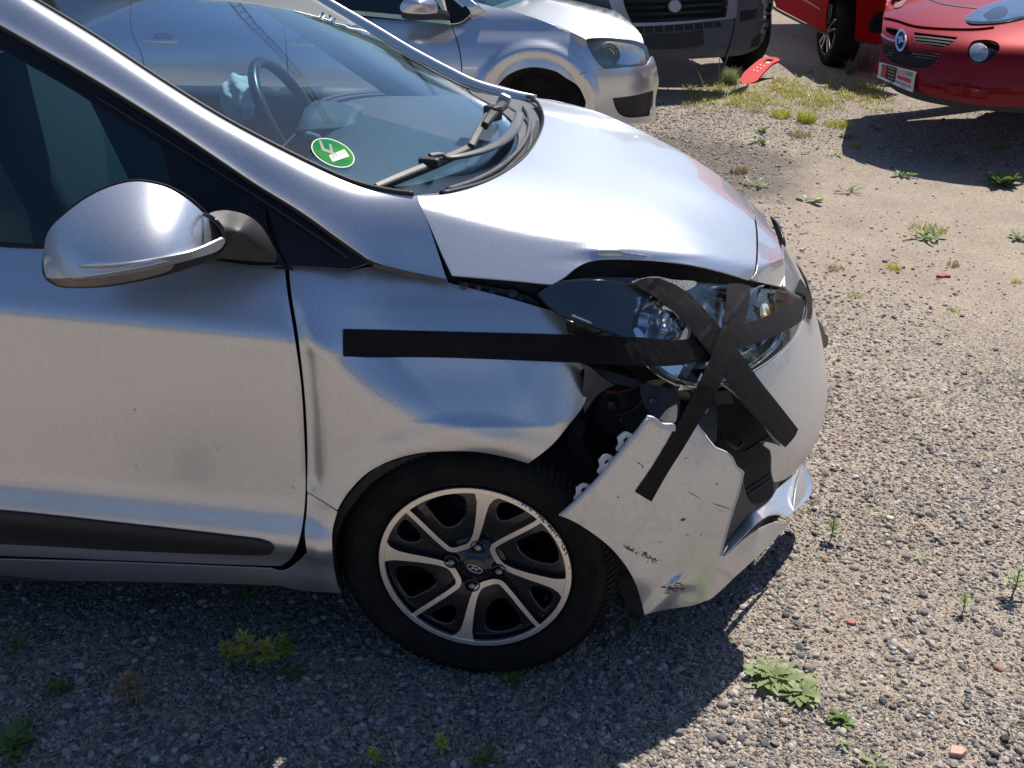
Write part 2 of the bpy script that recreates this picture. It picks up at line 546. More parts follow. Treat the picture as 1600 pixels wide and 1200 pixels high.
def tape_mat():
    m, nt, b = new_mat('black_cloth_tape')
    b.inputs['Base Color'].default_value = (.006, .006, .0065, 1)
    tc = nt.nodes.new('ShaderNodeTexCoord'); wv = nt.nodes.new('ShaderNodeTexWave'); wv.inputs['Scale'].default_value = 260
    wv.bands_direction = 'X'; nt.links.new(tc.outputs['Object'], wv.inputs[0])
    wz = nt.nodes.new('ShaderNodeTexWave'); wz.inputs['Scale'].default_value = 260; wz.bands_direction = 'Z'
    nt.links.new(tc.outputs['Object'], wz.inputs[0])
    ad = nt.nodes.new('ShaderNodeMath'); nt.links.new(wv.outputs[1], ad.inputs[0]); nt.links.new(wz.outputs[1], ad.inputs[1])
    n = noise(nt, 18, 4, .6); ad2 = nt.nodes.new('ShaderNodeMath'); ad2.operation = 'MULTIPLY_ADD'; ad2.inputs[1].default_value = 1.6
    nt.links.new(n.outputs[0], ad2.inputs[0]); nt.links.new(ad.outputs[0], ad2.inputs[2])
    bumpn(nt, ad2.outputs[0], .35, .0012, b)
    r = maprange(nt, n.outputs[0], .3, .7, .42, .6); nt.links.new(r.outputs[0], b.inputs['Roughness'])
    b.inputs['Specular IOR Level'].default_value = .22
    return m
M['tape'] = tape_mat()

# ============================================================ ground (first large structure)
# built in p3

# ============================================================ the damaged silver car
CAR = thing('damaged_car', 'silver hatchback with crumpled front wing and bumper held by black tape', 'car', (0, .8, 0))
CREASE = lambda x: .804 - .087 * (x + .329)
_prof = spline1([.10, .17, .205, .235, .262, .29, .318, .345, .372, .41, .46, .52, .6, .7, .77, .797, .812, .84, .87, .91, .96, 1.0],
                [.115, .072, .055, .045, .040, .030, .013, .006, .012, .026, .031, .030, .026, .0215, .018, .0175, .022, .038, .057, .084, .117, .145])

def side_y(x, z, uv=None):
    zz = z + .087 * (np.clip(x, -2.4, .3) + .33)
    y = _prof(zz)
    y = y + .9 * np.maximum(x - .28, 0) ** 2
    if uv is not None:
        u, v = uv[:, 0], uv[:, 1]
        on = sstep(u, 452, 500)
        # fender: gutter next to the door seam
        uc = np.interp(v, [420, 480, 560, 650, 760, 800], [452, 460, 480, 488, 492, 492])
        y = y + .013 * np.exp(-((u - uc + 3) / 14.0) ** 2) * sstep(v, 450, 520) * (1 - sstep(v, 740, 790))
        # fender: diagonal crease, the face above it leans back
        f = u - np.interp(v, [440, 515, 560, 650, 700], [505, 535, 565, 642, 690])
        zl = .632
        lean = np.maximum(z - zl, 0)
        low = sstep(v, 470, 560); gate = low * on * sstep(f, -60, 62) + (1 - low) * sstep(u, 452, 640)
        y = y + gate * (.50 * np.minimum(lean, .13) + .02 * np.maximum(lean - .13, 0) - .004)
        # undo part of the shoulder roll where the panel was pushed flat
        # front end of the fender folded in
        y = y + on * .060 * np.clip((u - 845) / 75.0, 0, 1.4) ** 2
        # soft dents
        for (a, b, su, sv, h) in ((640, 462, 60, 16, .0025), (760, 470, 60, 14, .002), (700, 590, 80, 34, .002), (820, 610, 24, 40, -.004),
                                  (600, 690, 40, 18, -.002), (700, 690, 40, 12, .003), (775, 690, 40, 16, -.002)):
            y = y + h * np.exp(-((u - a) / su) ** 2 - ((v - b) / sv) ** 2)
        # flare round the wheel arch
        r = np.hypot(x - 0.0, z - .283)
        y = y - .012 * on * (1 - sstep(np.abs(r - .315), 0, .06))
        # lower fender behind the wheel: a second facet under a sharp fold
        fold = v - np.interp(u, [478, 527], [765, 797])
        y = y + on * .22 * np.clip(fold, 0, 40) / 40 * .03
    return y
G_side = lambda P, uv: -(P[:, 1] - side_y(P[:, 0], P[:, 2], uv))
SIDE = hit(lambda P, uv: side_y(P[:, 0], P[:, 2], uv) - P[:, 1], 1.2, 3.2, 120)

# bonnet: height over the ground plan
_hp = []
for x, z in ((-.40, 1.05), (-.12, 1.032), (.07, .998), (.30, .955), (.5, .898), (.62, .836), (.69, .785), (.76, .72)):
    for y, d in ((.64, .001), (.83, 0), (1.02, .002), (1.25, .012), (1.45, .035), (1.62, .065)):
        if (x > .45 and y > 1.5) or (x > .6 and (y < .6 or y > 1.1)): continue
        _hp.append((x, y, z - d))
_cy = spline1([-.5, -.107, .107, .253, .36, .447, .547, .62, .68, .8], [.165, .165, .17, .19, .22, .26, .34, .44, .56, .8])
for x, zc in ((-.40, 1.058), (-.107, 1.022), (.107, .971), (.253, .944), (.36, .918), (.447, .892), (.547, .846), (.62, .812)):
    yc = float(_cy(x)); _hp += [(x, yc, zc), (x, yc + .12, zc + .010), (x, yc - .12, zc - .016)]
_hp = np.array(_hp)
_hood = tps(_hp[:, :2], _hp[:, 2], 3e-4)

def hood_z(x, y, uv=None):
    z = _hood(np.stack([x, y], 1))
    w = .006; q = (_cy(x) - y) / w
    z = z - 1.05 * w * np.logaddexp(0, np.clip(q, -40, 400))
    if uv is not None:
        u, v = uv[:, 0], uv[:, 1]
        z = z + .007 * np.exp(-((u - 950) / 34) ** 2 - ((v - 393) / 5) ** 2) - .006 * np.exp(-((u - 1000) / 85) ** 2 - ((v - 409) / 8) ** 2)
    return z
HOOD = hit(lambda P, uv: P[:, 2] - hood_z(P[:, 0], P[:, 1], uv), 1.4, 4.6, 110)

# front end: plan curve that shrinks with height
_ax = spline1([0, .05, .14, .3, .40, .47, .54, .60, .68, .74, .80, .88, 1.0], [.66, .71, .742, .746, .744, .733, .705, .672, .618, .572, .52, .44, .30])
_by = spline1([0, .14, .3, .6, .75, .88, 1.0], [.76, .80, .825, .83, .80, .75, .70])
def bump_r(P, off=0.0):
    x, y, z = P[:, 0], P[:, 1], P[:, 2]
    a = _ax(z) + off; b = _by(z) + off; n = 2.12
    rx = np.maximum(x - .15, 0) / a; ry = np.abs(.83 - y) / b
    return (rx ** n + ry ** n) ** (1 / n) - 1
def BUMP(off=0.0):
    return hit(lambda P, uv: bump_r(P, off), 1.2, 4.4, 130)
B0 = BUMP()

def wshield(P, uv):
    x, y, z = P.T
    t = (y - .83) / np.where(y > .83, .80, .56)
    xb = .085 - .20 * t ** 2
    return z - (.985 + .46 * (xb - x) - .10 * np.maximum(xb - x, 0) ** 2)
WIND = hit(wshield, 1.0, 4.5, 110)

# ---- front door
DOOR = panel('door', [(-360, 352, 1), (-20, 382), (200, 396), (444, 416, 1), (449, 462), (459, 520), (470, 600), (475, 680), (477, 760), (472, 820), (460, 864), (440, 883, 1),
                      (425, 884), (200, 876), (-20, 868), (-360, 862, 1)], SIDE, M['silver'], CAR, step=9)
side_trim = panel('door_trim_strip', [(-360, 772, 1), (-20, 797), (200, 820), (400, 843), (421, 849), (427, 856), (422, 862), (405, 864), (200, 857), (-20, 846), (-360, 838, 1)],
                  lift(SIDE, .006), M['blackplastic'], DOOR, step=9, thick=.009, lip=.003)
panel('sill', [(-360, 866, 1), (-20, 873), (200, 879), (424, 888, 1), (440, 892), (456, 886), (478, 866, 1), (505, 880), (523, 905), (533, 926, 1), (470, 922), (430, 914), (200, 908), (-20, 905), (-360, 898, 1)],
      lift(SIDE, .001), M['silver'], CAR, step=8)
panel('sill_underside', [(-360, 900, 1), (-20, 907), (200, 910), (430, 916), (532, 928, 1), (520, 900, 1), (300, 890, 1), (-360, 880, 1)],
      surfY([(0, 900, .12), (500, 915, .12), (200, 880, .13)]), M['dark'], CAR, step=30)
panel('door_jamb', [(425, 400, 1), (500, 400, 1), (510, 800, 1), (480, 900, 1), (430, 900, 1)], surfY([(450, 400, .12), (450, 900, .10), (500, 600, .11)]), M['dark'], CAR, step=30)

# ---- fender
arch = [(527, 797, 1), (545, 768), (575, 738), (612, 719), (655, 708), (700, 705), (745, 706), (790, 714), (825, 724, 1)]
FEND = panel('front_fender', [(452, 418, 1), (500, 420), (545, 424, 1), (566, 419), (584, 416, 1), (640, 428), (700, 442), (790, 465), (855, 484), (872, 488), (882, 500), (888, 522),
                              (897, 545), (905, 568, 1), (915, 574, 1), (907, 583), (917, 606), (912, 632), (890, 662), (862, 695), (825, 724, 1)] +
             [tuple(p) for p in arch[-2:0:-1]] + [(527, 797, 1), (505, 783), (480, 768, 1), (481, 700), (477, 620), (467, 530), (456, 460)],
             SIDE, M['silver'], CAR, step=7)
panel('fender_lower_end', [(481, 770, 1), (506, 785), (527, 799, 1), (519, 830), (519, 860), (523, 895), (530, 922, 1), (500, 884), (481, 866, 1), (477, 830), (480, 800)],
      lift(SIDE, .002), M['silver'], CAR, step=7)
panel('fender_arch_lip', [(529, 799, 1), (548, 770), (578, 740), (614, 721), (657, 710), (702, 707), (748, 708), (791, 716), (823, 725, 1), (815, 735, 1), (785, 727), (745, 720), (700, 718), (655, 722),
                          (618, 733), (584, 752), (558, 780), (535, 815), (524, 860), (536, 925, 1), (528, 915, 1), (517, 860), (519, 825)],
      surfY([(520, 850, .055), (700, 712, .04), (820, 727, .045), (530, 800, .05), (530, 920, .07)]), M['rubber'], CAR, step=8, thick=.012)

# ---- pillar foot and A pillar (one pressing in the same silver)
up = [(-140, -118, .38), (-60, -68, .365), (0, -30, .35), (52, 0, .335), (150, 59, .30), (250, 125, .262), (330, 175, .236), (400, 214, .215), (500, 264, .188), (560, 289, .175), (610, 301, .168), (650, 306, .165)]
dn = [(-140, -38, .30), (-60, 6, .275), (0, 38, .255), (60, 72, .235), (150, 124, .21), (250, 186, .18), (330, 239, .155), (400, 286, .135), (470, 329, .115), (530, 372, .10), (583, 409, .092), (698, 436, .088)]
def pillar_rows():
    A = np.array([atY(*p) for p in up]); B = np.array([atY(*p) for p in dn]); rows = []
    for k, (a, b) in enumerate(zip(A, B)):  # rows run from the lower to the upper edge
        c = a - b; b_, a = a, b; n = np.array([.15, -.45, .88]); n /= np.linalg.norm(n)
        row = []
        for t in np.linspace(0, 1, 15):
            bulge = np.linalg.norm(c) * (.17 if k < 8 else (.14, .11, .08, .06)[k - 8]) * (4 * t ** 1.5 * (1 - t ** 1.5))
            row.append(a + c * t + n * bulge)
        rows.append(row)
    return np.array(rows)
pr_ = pillar_rows()
pil = loft('windscreen_pillar', pr_, M['silver'], CAR, thick=0, sub=(6, 2))
# back of the pillar, so it is a closed section
bk = pr_.copy(); mid = bk[:, 7] - np.array([0, -.10, .05]) * .35
rows = np.stack([pr_[:, 0], (pr_[:, 0] + mid) / 2 + [0, .02, -.02], mid, (pr_[:, -1] + mid) / 2 + [0, .01, -.01], pr_[:, -1]], 1)
loft('pillar_inner_trim', rows, M['interior'], CAR, sub=(6, 2))
# seals on both sides of the pillar
tube('windscreen_seal', crpath([atY(u - 3, v - 3, y + .004) for u, v, y in up], 4), .006, M['rubber'], CAR, 8)
tube('door_frame_seal', crpath([atY(u - 1, v + 3, y - .0) for u, v, y in dn[:-1]], 4), .005, M['rubber'], CAR, 8)

# black door frame, sail panel, side window
DLO = surfY([(0, 383, .075), (445, 416, .068), (560, 412, .085), (0, 40, .265), (250, 190, .19), (400, 290, .145), (-300, 350, .085), (-300, -150, .36), (250, 300, .13), (520, 372, .11)])
frame = panel('window_frame', [(-150, -45, 1), (0, 41), (60, 76), (150, 128), (250, 190), (330, 243), (400, 290), (413, 300, 1), (421, 330, 1), (300, 256), (200, 196), (100, 132), (0, 76), (-150, -5, 1)], DLO, M['sailblack'], DOOR, step=9, thick=.012)
glass = panel('side_window', [(-150, -7, 1), (0, 74), (100, 130), (200, 194), (252, 228, 1), (262, 262), (275, 300), (290, 392, 1), (70, 382, 1), (-360, 352, 1), (-360, -120, 1)], lift(DLO, -.006), M['sideglass'], DOOR, step=16, thick=.003)
panel('sail_panel', [(250, 225, 1), (330, 272), (415, 329, 1), (421, 366), (445, 414, 1), (380, 413), (285, 396, 1), (275, 330), (262, 262)], lift(DLO, .002), M['sailblack'], DOOR, step=9, thick=.01)
panel('fender_corner_cover', [(403, 292, 1), (470, 333), (530, 375), (578, 409, 1), (560, 415), (545, 420, 1), (500, 417), (449, 415, 1), (432, 372), (411, 300)], lift(DLO, .001), M['sailblack'], CAR, step=9, thick=.01)
panel('joint_backing', [(395, 285, 1), (430, 310, 1), (455, 418, 1), (425, 416, 1), (400, 330, 1)], lift(DLO, -.014), M['rubber'], CAR, step=14)
panel('belt_seal', [(-360, 346, 1), (-20, 377), (70, 383, 1), (70, 388, 1), (-20, 384), (-360, 354, 1)], lift(SIDE, .004), M['rubber'], DOOR, step=9, thick=.01)
panel('belt_seal', [(70, 383, 1), (285, 395), (446, 414, 1), (446, 420, 1), (285, 402), (70, 389, 1)], lift(SIDE, .003), M['rubber'], DOOR, step=9, thick=.008)
tube('frame_step', crpath([atY(*p) for p in ((150, 150, .20), (250, 212, .172), (330, 262, .148), (415, 316, .12), (500, 372, .098), (545, 404, .088))], 4), .0025, M['blackplastic'], DOOR, 6)

# ---- pillar foot between fender gap and bonnet seam
# drip channel under it
loft('fender_gap_channel', [[atY(583, 411, .10), atY(640, 424, .10), atY(700, 437, .10)], [atY(583, 418, .11), atY(640, 432, .115), atY(700, 443, .12)]], M['greyplastic'], CAR, sub=(4, 4))

# ---- bonnet
hood_out = [(652, 306, 1), (700, 303), (748, 290), (790, 270), (824, 243), (845, 210), (851, 185), (846, 165), (836, 153, 1), (880, 160), (950, 181), (1050, 229), (1120, 272), (1160, 308), (1176, 335), (1181, 365), (1181, 400),
            (1178, 425), (1170, 437, 1), (1120, 422), (1060, 410), (990, 405), (940, 405), (918, 409), (900, 418), (880, 434), (862, 444, 1), (800, 437), (707, 429, 1), (690, 394), (672, 353), (658, 322)]
BON = panel('bonnet', hood_out, HOOD, M['silver'], CAR, step=9, thick=.004, lip=.002)
lipm = simple('bent_bare_metal', (.55, .56, .58), .3, metal=.9, var=.3, scale=200)
panel('bent_bonnet_lip', [(926, 394, 1), (936, 391), (945, 387, 1), (953, 391, 1), (958, 388, 1), (968, 393), (978, 395, 1), (1010, 400, 1), (1000, 404), (960, 401), (935, 400, 1)], lift(HOOD, .004), lipm, BON, step=3, thick=.002)
# bonnet/wing seams run dark: a deep channel under the gap
loft('bonnet_seam_channel', [[atY(646, 307, .235), atY(668, 350, .19), atY(686, 394, .15), atY(703, 436, .12)], [atY(659, 306, .235), atY(678, 350, .19), atY(697, 394, .15), atY(712, 434, .12)]], M['dark'], CAR, sub=(3, 5))
for o_ in (bpy.data.objects['bonnet_seam_channel'],):
    o_.location.z -= .014; o_.location.y += .02

# nose panel in front of the bonnet seam, front face of the bumper
NOSE = HOOD
panel('nose_panel', [(1163, 309, 1), (1179, 332), (1185, 365), (1185, 400), (1182, 425), (1173, 436, 1), (1200, 443), (1226, 449, 1), (1226, 425), (1223, 400), (1215, 375), (1204, 352), (1192, 335), (1176, 320)],
      HOOD, M['silver'], CAR, step=6)
panel('front_badge_cover', [(1203, 338, 1), (1212, 348), (1220, 364), (1224, 380), (1222, 402, 1), (1216, 376), (1210, 358)], surfY([(1203, 338, .95), (1222, 402, .80), (1212, 350, .90), (1220, 380, .84)]), M['blackgloss'], CAR, step=4, thick=.006)

BUMPER = panel('front_bumper', [(1223, 382, 1), (1237, 400), (1250, 425), (1264, 458), (1275, 492), (1284, 530), (1290, 570), (1293, 612), (1289, 645), (1281, 676), (1265, 708), (1245, 733), (1228, 748), (1210, 753, 1),
                            (1206, 735), (1206, 715), (1203, 702), (1194, 696), (1197, 691), (1210, 694), (1222, 698, 1), (1205, 680), (1185, 650), (1160, 626), (1142, 610), (1124, 598, 1),
                            (1150, 596), (1180, 580), (1212, 560), (1240, 532), (1254, 505), (1260, 475), (1245, 461), (1227, 449, 1), (1226, 420)],
               lift(B0, .0), M['silver_dirty'], CAR, step=6, thick=.004, lip=.001)
# torn-off side piece
PIECE = lift(B0, .004)
side_out = [(1012, 650, 1), (1020, 653), (1032, 662), (1050, 672), (1066, 664), (1086, 658, 1), (1096, 672), (1108, 688), (1117, 698), (1130, 703), (1142, 712), (1150, 728), (1161, 737, 1), (1154, 765), (1143, 800),
            (1132, 838), (1124, 868, 1), (1118, 895), (1112, 918), (1098, 938, 1), (1075, 945), (1040, 950), (1006, 958, 1), (1001, 935), (992, 908), (976, 880), (952, 852), (920, 827), (895, 812), (873, 803, 1),
            (893, 786), (915, 765), (938, 740), (960, 713), (985, 684)]
def piece_surf(uv):
    uv = np.asarray(uv, float).reshape(-1, 2); P = PIECE(uv); u, v = uv[:, 0], uv[:, 1]
    r = rays(uv)
    k = .022 * np.exp(-((u - 1052 - (v - 915) * -.9) / 16) ** 2) * sstep(v, 880, 915) - .016 * sstep(u, 1095, 1130) * sstep(v, 880, 930)
    k += .012 * sstep(v, 760, 640) * sstep(u, 1100, 1000) + .008 * np.exp(-((u - 1100) / 30) ** 2 - ((v - 760) / 60) ** 2)
    k += .010 * np.exp(-((u - 1010) / 26) ** 2 - ((v - 900) / 26) ** 2) - .008 * np.exp(-((u - 1075) / 22) ** 2 - ((v - 925) / 12) ** 2) + .003 * np.sin(u * .045 + v * .02)
    return P - r * k[:, None]
def ragged(pts, i0, i1, amp=.8, step=4.0):
    out = []
    for k, p in enumerate(pts):
        out.append(p)
        if i0 <= k < i1:
            q = pts[k + 1]; L = math.hypot(q[0] - p[0], q[1] - p[1]); n = int(L / step)
            for j in range(1, n):
                t = j / n; out.append((p[0] + (q[0] - p[0]) * t + rnd.gauss(0, amp), p[1] + (q[1] - p[1]) * t + rnd.gauss(0, amp), 1))
    return out
torn = panel('torn_bumper_corner', ragged(side_out, 5, 12), piece_surf, M['silver_dirty'], CAR, step=6, thick=.004, lip=.001)
torn['label'] = 'dirty torn-off corner of the bumper hanging in front of the wheel'
# bright returned edges and fixing tabs
_done = None
def edge_strip(name, pts, surf, d, w_, mat, parent):
    P, N = surf_pn(surf, np.array(pts, float)); A = crpath(P, 4); NN = crpath(N, 4)
    T = np.gradient(A, axis=0); T /= np.linalg.norm(T, axis=1)[:, None]; S = np.cross(T, NN)
    rows = np.stack([A + NN * d, A + NN * d + S * w_, A + S * w_ - NN * .006], 1)
    V = rows.reshape(-1, 3); m = len(A)
    F = [[i*3 + j, i*3 + j + 1, (i+1)*3 + j + 1, (i+1)*3 + j] for i in range(m-1) for j in range(2)]
    o = mkobj(name, V, F, mat, parent); md = o.modifiers.new('s', 'SOLIDIFY'); md.thickness = .0015
    return o
edge_strip('bumper_return_edge', [(1012, 650), (985, 684), (960, 713), (938, 740), (915, 765), (893, 786), (875, 802)], piece_surf, .001, -.006, M['edge'], torn)
edge_strip('tear_edge', [(1086, 660), (1096, 672), (1108, 688), (1117, 698), (1130, 703), (1142, 712), (1150, 728), (1160, 737)], piece_surf, .001, .004, M['edge'], torn)
edge_strip('bumper_return_edge', [(1160, 738), (1154, 765), (1143, 800), (1132, 838), (1125, 866)], piece_surf, .001, .004, M['edge'], torn)
panel('bumper_top_return', [(1012, 650, 1), (1022, 652), (1034, 661), (1050, 662), (1052, 672, 1), (1032, 668), (1016, 657)], lift(piece_surf, .003), M['edge'], torn, step=4, thick=.01)
for (u, v) in ((975, 690), (945, 725), (908, 768)):
    s_ = 1.0 if u > 920 else .8
    panel('fixing_tab', [(u - 10*s_, v - 4, 1), (u + 2, v - 13*s_), (u + 13*s_, v - 9), (u + 17, v - 6, 1), (u - 4, v + 19, 1), (u - 12, v + 14), (u - 8, v + 6)], lift(piece_surf, -.008), M['edge'], torn, step=4, thick=.003,
          holes=[[(u - 1, v - 1, 1), (u + 5, v - 6, 1), (u + 8, v - 3, 1), (u + 1, v + 6, 1)]])
# scratches and scuffs on the corner: shallow chipped marks with their own dark primer
scuff = simple('scuffed_primer', (.09, .09, .095), .8, var=.5, scale=400)
def scuffs(name, items, surf, parent):
    vs = []; fs = []
    for (u, v, l, a, w_) in items:
        a = math.radians(a); du, dv = math.cos(a) * l / 2, math.sin(a) * l / 2; pu, pv = -math.sin(a) * w_, math.cos(a) * w_
        pts = [(u - du, v - dv), (u - du * .4 + pu, v - dv * .4 + pv), (u + du * .5 + pu * .7, v + dv * .5 + pv * .7), (u + du, v + dv), (u + du * .4 - pu * .8, v + dv * .4 - pv * .8), (u - du * .5 - pu, v - dv * .5 - pv)]
        P, N = surf_pn(surf, pts); k = len(vs); vs += list(P + N * .0006); fs.append([k + i for i in range(6)])
    return mkobj(name, vs, fs, scuff, parent, False)
it = [(1127, 790, 34, 18, .5), (1083, 772, 26, 30, .4), (1066, 810, 9, -20, 1.6), (1118, 755, 3, 60, 1.4), (998, 723, 9, 30, .7), (1003, 728, 7, 100, .7), (965, 775, 5, 0, .6)]
for k in range(46):
    a = rnd.random(); it.append((975 + 52 * a + rnd.gauss(0, 3), 850 + 26 * a + rnd.gauss(0, 2.5), rnd.uniform(2, 7), rnd.uniform(-20, 60), rnd.uniform(.3, .9)))
for k in range(30):
    it.append((1050 + rnd.gauss(0, 9), 917 + rnd.gauss(0, 5), rnd.uniform(4, 14), rnd.uniform(-12, 12), rnd.uniform(.3, .7)))
for k in range(22):
    it.append((rnd.uniform(1000, 1150), rnd.uniform(690, 900), rnd.uniform(1.5, 9), rnd.uniform(-60, 60), rnd.uniform(.2, .5)))
scuffs('paint_specks', [(291, 456, 3.2, 20, 1.3), (211, 640, 2.4, 80, .9), (168, 560, 1.8, 0, .8), (340, 700, 2.2, 60, .8), (458, 762, 3, 60, .6), (213, 729, 2.2, 10, .8), (95, 610, 1.6, 0, .7), (400, 590, 1.8, 30, .6), (240, 385, 2.4, 0, .9)], lift(SIDE, .001), DOOR)['kind'] = 'stuff'
scuffs('scuff_marks', it, lift(piece_surf, .0005), torn)['kind'] = 'stuff'

# lower lip of the bumper, cracked
LIP = lift(B0, .0)
panel('bumper_lower_lip', [(1124, 872, 1), (1135, 868), (1160, 845), (1185, 828), (1204, 819), (1213, 817), (1222, 818), (1230, 814, 1), (1233, 819, 1), (1215, 838), (1185, 868), (1150, 900), (1128, 921), (1110, 936), (1098, 939, 1), (1108, 915), (1117, 890)],
      surfY([(1124, 872, .13), (1228, 806, .42), (1098, 939, .13), (1170, 880, .24), (1200, 815, .34), (1160, 845, .22)]), M['silver_dirty'], CAR, step=6, thick=.004)
panel('bumper_lip_shelf', [(1122, 874, 1), (1130, 850), (1150, 826), (1180, 795), (1210, 768), (1240, 744), (1254, 726, 1), (1262, 735), (1269, 758), (1263, 778), (1240, 800), (1228, 807, 1), (1215, 803), (1200, 806), (1182, 818), (1158, 841), (1136, 863)],
      surfY([(1122, 874, .15), (1228, 806, .43), (1269, 758, .62), (1254, 726, .66), (1180, 795, .38), (1182, 818, .31), (1150, 826, .27), (1136, 863, .16), (1210, 768, .50)]), M['silver'], CAR, step=5, thick=.004)
panel('bumper_lip_end', [(1253, 727, 1), (1262, 735), (1269, 752), (1267, 768), (1256, 786), (1240, 800, 1), (1242, 775), (1247, 750)],
      surfY([(1253, 727, .655), (1269, 755, .64), (1240, 800, .47), (1247, 760, .56)]), M['silver_dirty'], CAR, step=5, thick=.004)

# ---- headlamp
LENS = B0
lens_out = [(842, 458, 1), (868, 443), (900, 437), (960, 434), (1020, 436), (1100, 441), (1170, 447), (1215, 452), (1240, 457), (1255, 466), (1258, 480), (1254, 500), (1240, 530), (1212, 557), (1178, 580), (1145, 597),
            (1118, 606), (1096, 608), (1070, 603), (1040, 585), (1005, 552), (970, 524), (925, 508), (890, 497), (865, 482)]
HL = panel('headlight', lens_out, lift(B0, -.004), M['clear'], CAR, step=8, thick=.003)
INN = lift(B0, -.035)
panel('lamp_bezel', [(840, 460, 1), (868, 445), (900, 439), (950, 437), (985, 441, 1), (1000, 470), (992, 500), (1002, 535), (1040, 580), (1075, 600), (1080, 604, 1), (1040, 588), (1000, 556), (965, 527), (925, 511), (890, 500), (862, 484)],
      lift(B0, -.014), M['blackgloss'], HL, step=6, thick=.006)
panel('lamp_housing', [(838, 462, 1), (870, 440), (960, 430), (1000, 432, 1), (1010, 570, 1), (1000, 560), (920, 515)], lift(B0, -.10), M['blackgloss'], HL, step=14, thick=.004)
def facets(uv):
    uv = np.asarray(uv, float).reshape(-1, 2); P = lift(B0, -.085)(uv); u, v = uv[:, 0], uv[:, 1]
    return P + rays(uv) * (.020 * np.abs(np.sin(u * .036 + v * .012)) + .012 * np.abs(np.sin(v * .055 - u * .01)))[:, None]
panel('lamp_housing', [(985, 432, 1), (1100, 436), (1215, 448), (1262, 466), (1262, 500), (1240, 540), (1180, 590), (1110, 616), (1060, 606), (1010, 570), (990, 540, 1)], facets, M['chrome_soft'], HL, step=6, thick=.004)
def bowl(name, u, v, y, R, depth, axis, mat, parent, n=40, flat=None):
    c = atY(u, v, y); ax = Vector(axis).normalized(); q = Vector((0, -1, 0)).rotation_difference(ax)
    prof = [(R * math.sin(t), depth * (1 - math.cos(t))) for t in np.linspace(.12, math.pi / 2, 12)]
    V, F = lathe_data([(r, depth - h if False else depth - h) for r, h in prof], n)
    V = [np.array(q @ Vector((x, y_ , z))) + c for x, y_, z in V]
    return mkobj(name, V, F, mat, parent)
bowl('main_reflector', 1045, 505, .17, .078, .075, (.55, -.8, .12), M['chrome'], HL)
bowl('beam_reflector', 1120, 500, .26, .070, .06, (.75, -.6, .12), M['chrome_soft'], HL)
bowl('indicator_reflector', 1195, 490, .36, .062, .05, (.85, -.5, .15), M['chrome'], HL)
V, F = lathe_data([(0, -.03), (.006, -.03), (.010, -.024), (.011, -.01), (.011, .02), (.018, .024), (.018, .03), (.0, .03)], 20)
cc = atY(1035, 508, .15); mkobj('bulb', [np.array(p) + cc for p in V], F, M['chrome_soft'], HL)
cc = atY(1195, 500, .34); mkobj('bulb', [np.array(p) + cc for p in V], F, simple('amber_bulb', (.35, .16, .06), .3), HL)
# bright frame along the bottom and sides of the lamp
panel('lamp_chrome_frame', [(1110, 598, 1), (1150, 588), (1190, 566), (1222, 538), (1240, 508), (1246, 484), (1238, 476, 1), (1226, 508), (1205, 535), (1170, 556), (1130, 572), (1098, 577), (1065, 566), (1030, 540), (1006, 512), (998, 516, 1), (1016, 548), (1050, 580), (1080, 596)],
      lift(B0, -.022), M['chrome'], HL, step=5, thick=.010)
panel('lamp_upper_trim', [(985, 441, 1), (1050, 444), (1130, 449), (1200, 456), (1240, 466, 1), (1200, 466), (1130, 460), (1050, 458), (995, 462, 1)], lift(B0, -.02), M['blackgloss'], HL, step=6, thick=.008)
panel('lamp_divider', [(1130, 455, 1), (1148, 458), (1146, 500), (1150, 545, 1), (1132, 550, 1), (1124, 500)], lift(B0, -.03), M['chrome_soft'], HL, step=6, thick=.008)
panel('lamp_divider', [(1205, 470, 1), (1212, 470), (1216, 495), (1208, 520, 1), (1200, 524, 1), (1206, 496)], lift(B0, -.02), M['edge'], HL, step=5, thick=.008)
# black moulded lower flank of the lamp (seen between fender and tape)
flank = panel('lamp_flank', [(848, 466, 1), (885, 500), (940, 512), (980, 530), (1010, 560), (1050, 592), (1092, 612), (1128, 606, 1), (1120, 622), (1090, 628), (1050, 620), (1010, 600), (975, 575), (935, 568), (905, 566), (893, 540), (885, 505), (865, 487)],
      surfY([(848, 466, .10), (885, 500, .09), (1000, 560, .12), (1120, 615, .26), (905, 566, .13), (1010, 600, .16), (1090, 628, .24)]), M['blackgloss'], HL, step=8)
tube('lamp_chrome_line', crpath([atY(*p) for p in ((893, 492, .075), (925, 505, .08), (955, 520, .088), (978, 540, .095), (1000, 562, .105), (1030, 588, .125), (1062, 604, .16))], 4), .0022, M['chrome'], HL, 6)
def low_ref(uv):
    uv = np.asarray(uv, float).reshape(-1, 2); P = lift(B0, -.012)(uv); u, v = uv[:, 0], uv[:, 1]
    vb = np.interp(u, [1090, 1110, 1150, 1190, 1222, 1246], [606, 604, 592, 570, 540, 500]); return P + rays(uv) * (np.clip(vb - v, 0, 80) * .0022)[:, None]
panel('lower_reflector', [(1092, 603, 1), (1112, 601), (1150, 589), (1190, 567), (1222, 538), (1242, 506), (1246, 486, 1), (1215, 505), (1170, 528), (1120, 545), (1080, 560, 1)], low_ref, M['chrome_soft'], HL, step=5, thick=.003)
tube('lens_highlight_line', crpath([lift(B0, .0)([(u, v)])[0] for u, v in ((1075, 604), (1110, 607), (1145, 596), (1180, 578), (1213, 555), (1239, 529), (1252, 502), (1257, 480))], 4), .0014, M['lenshighlight'], HL, 6)  # grey tube standing in for the highlight along the lens edge
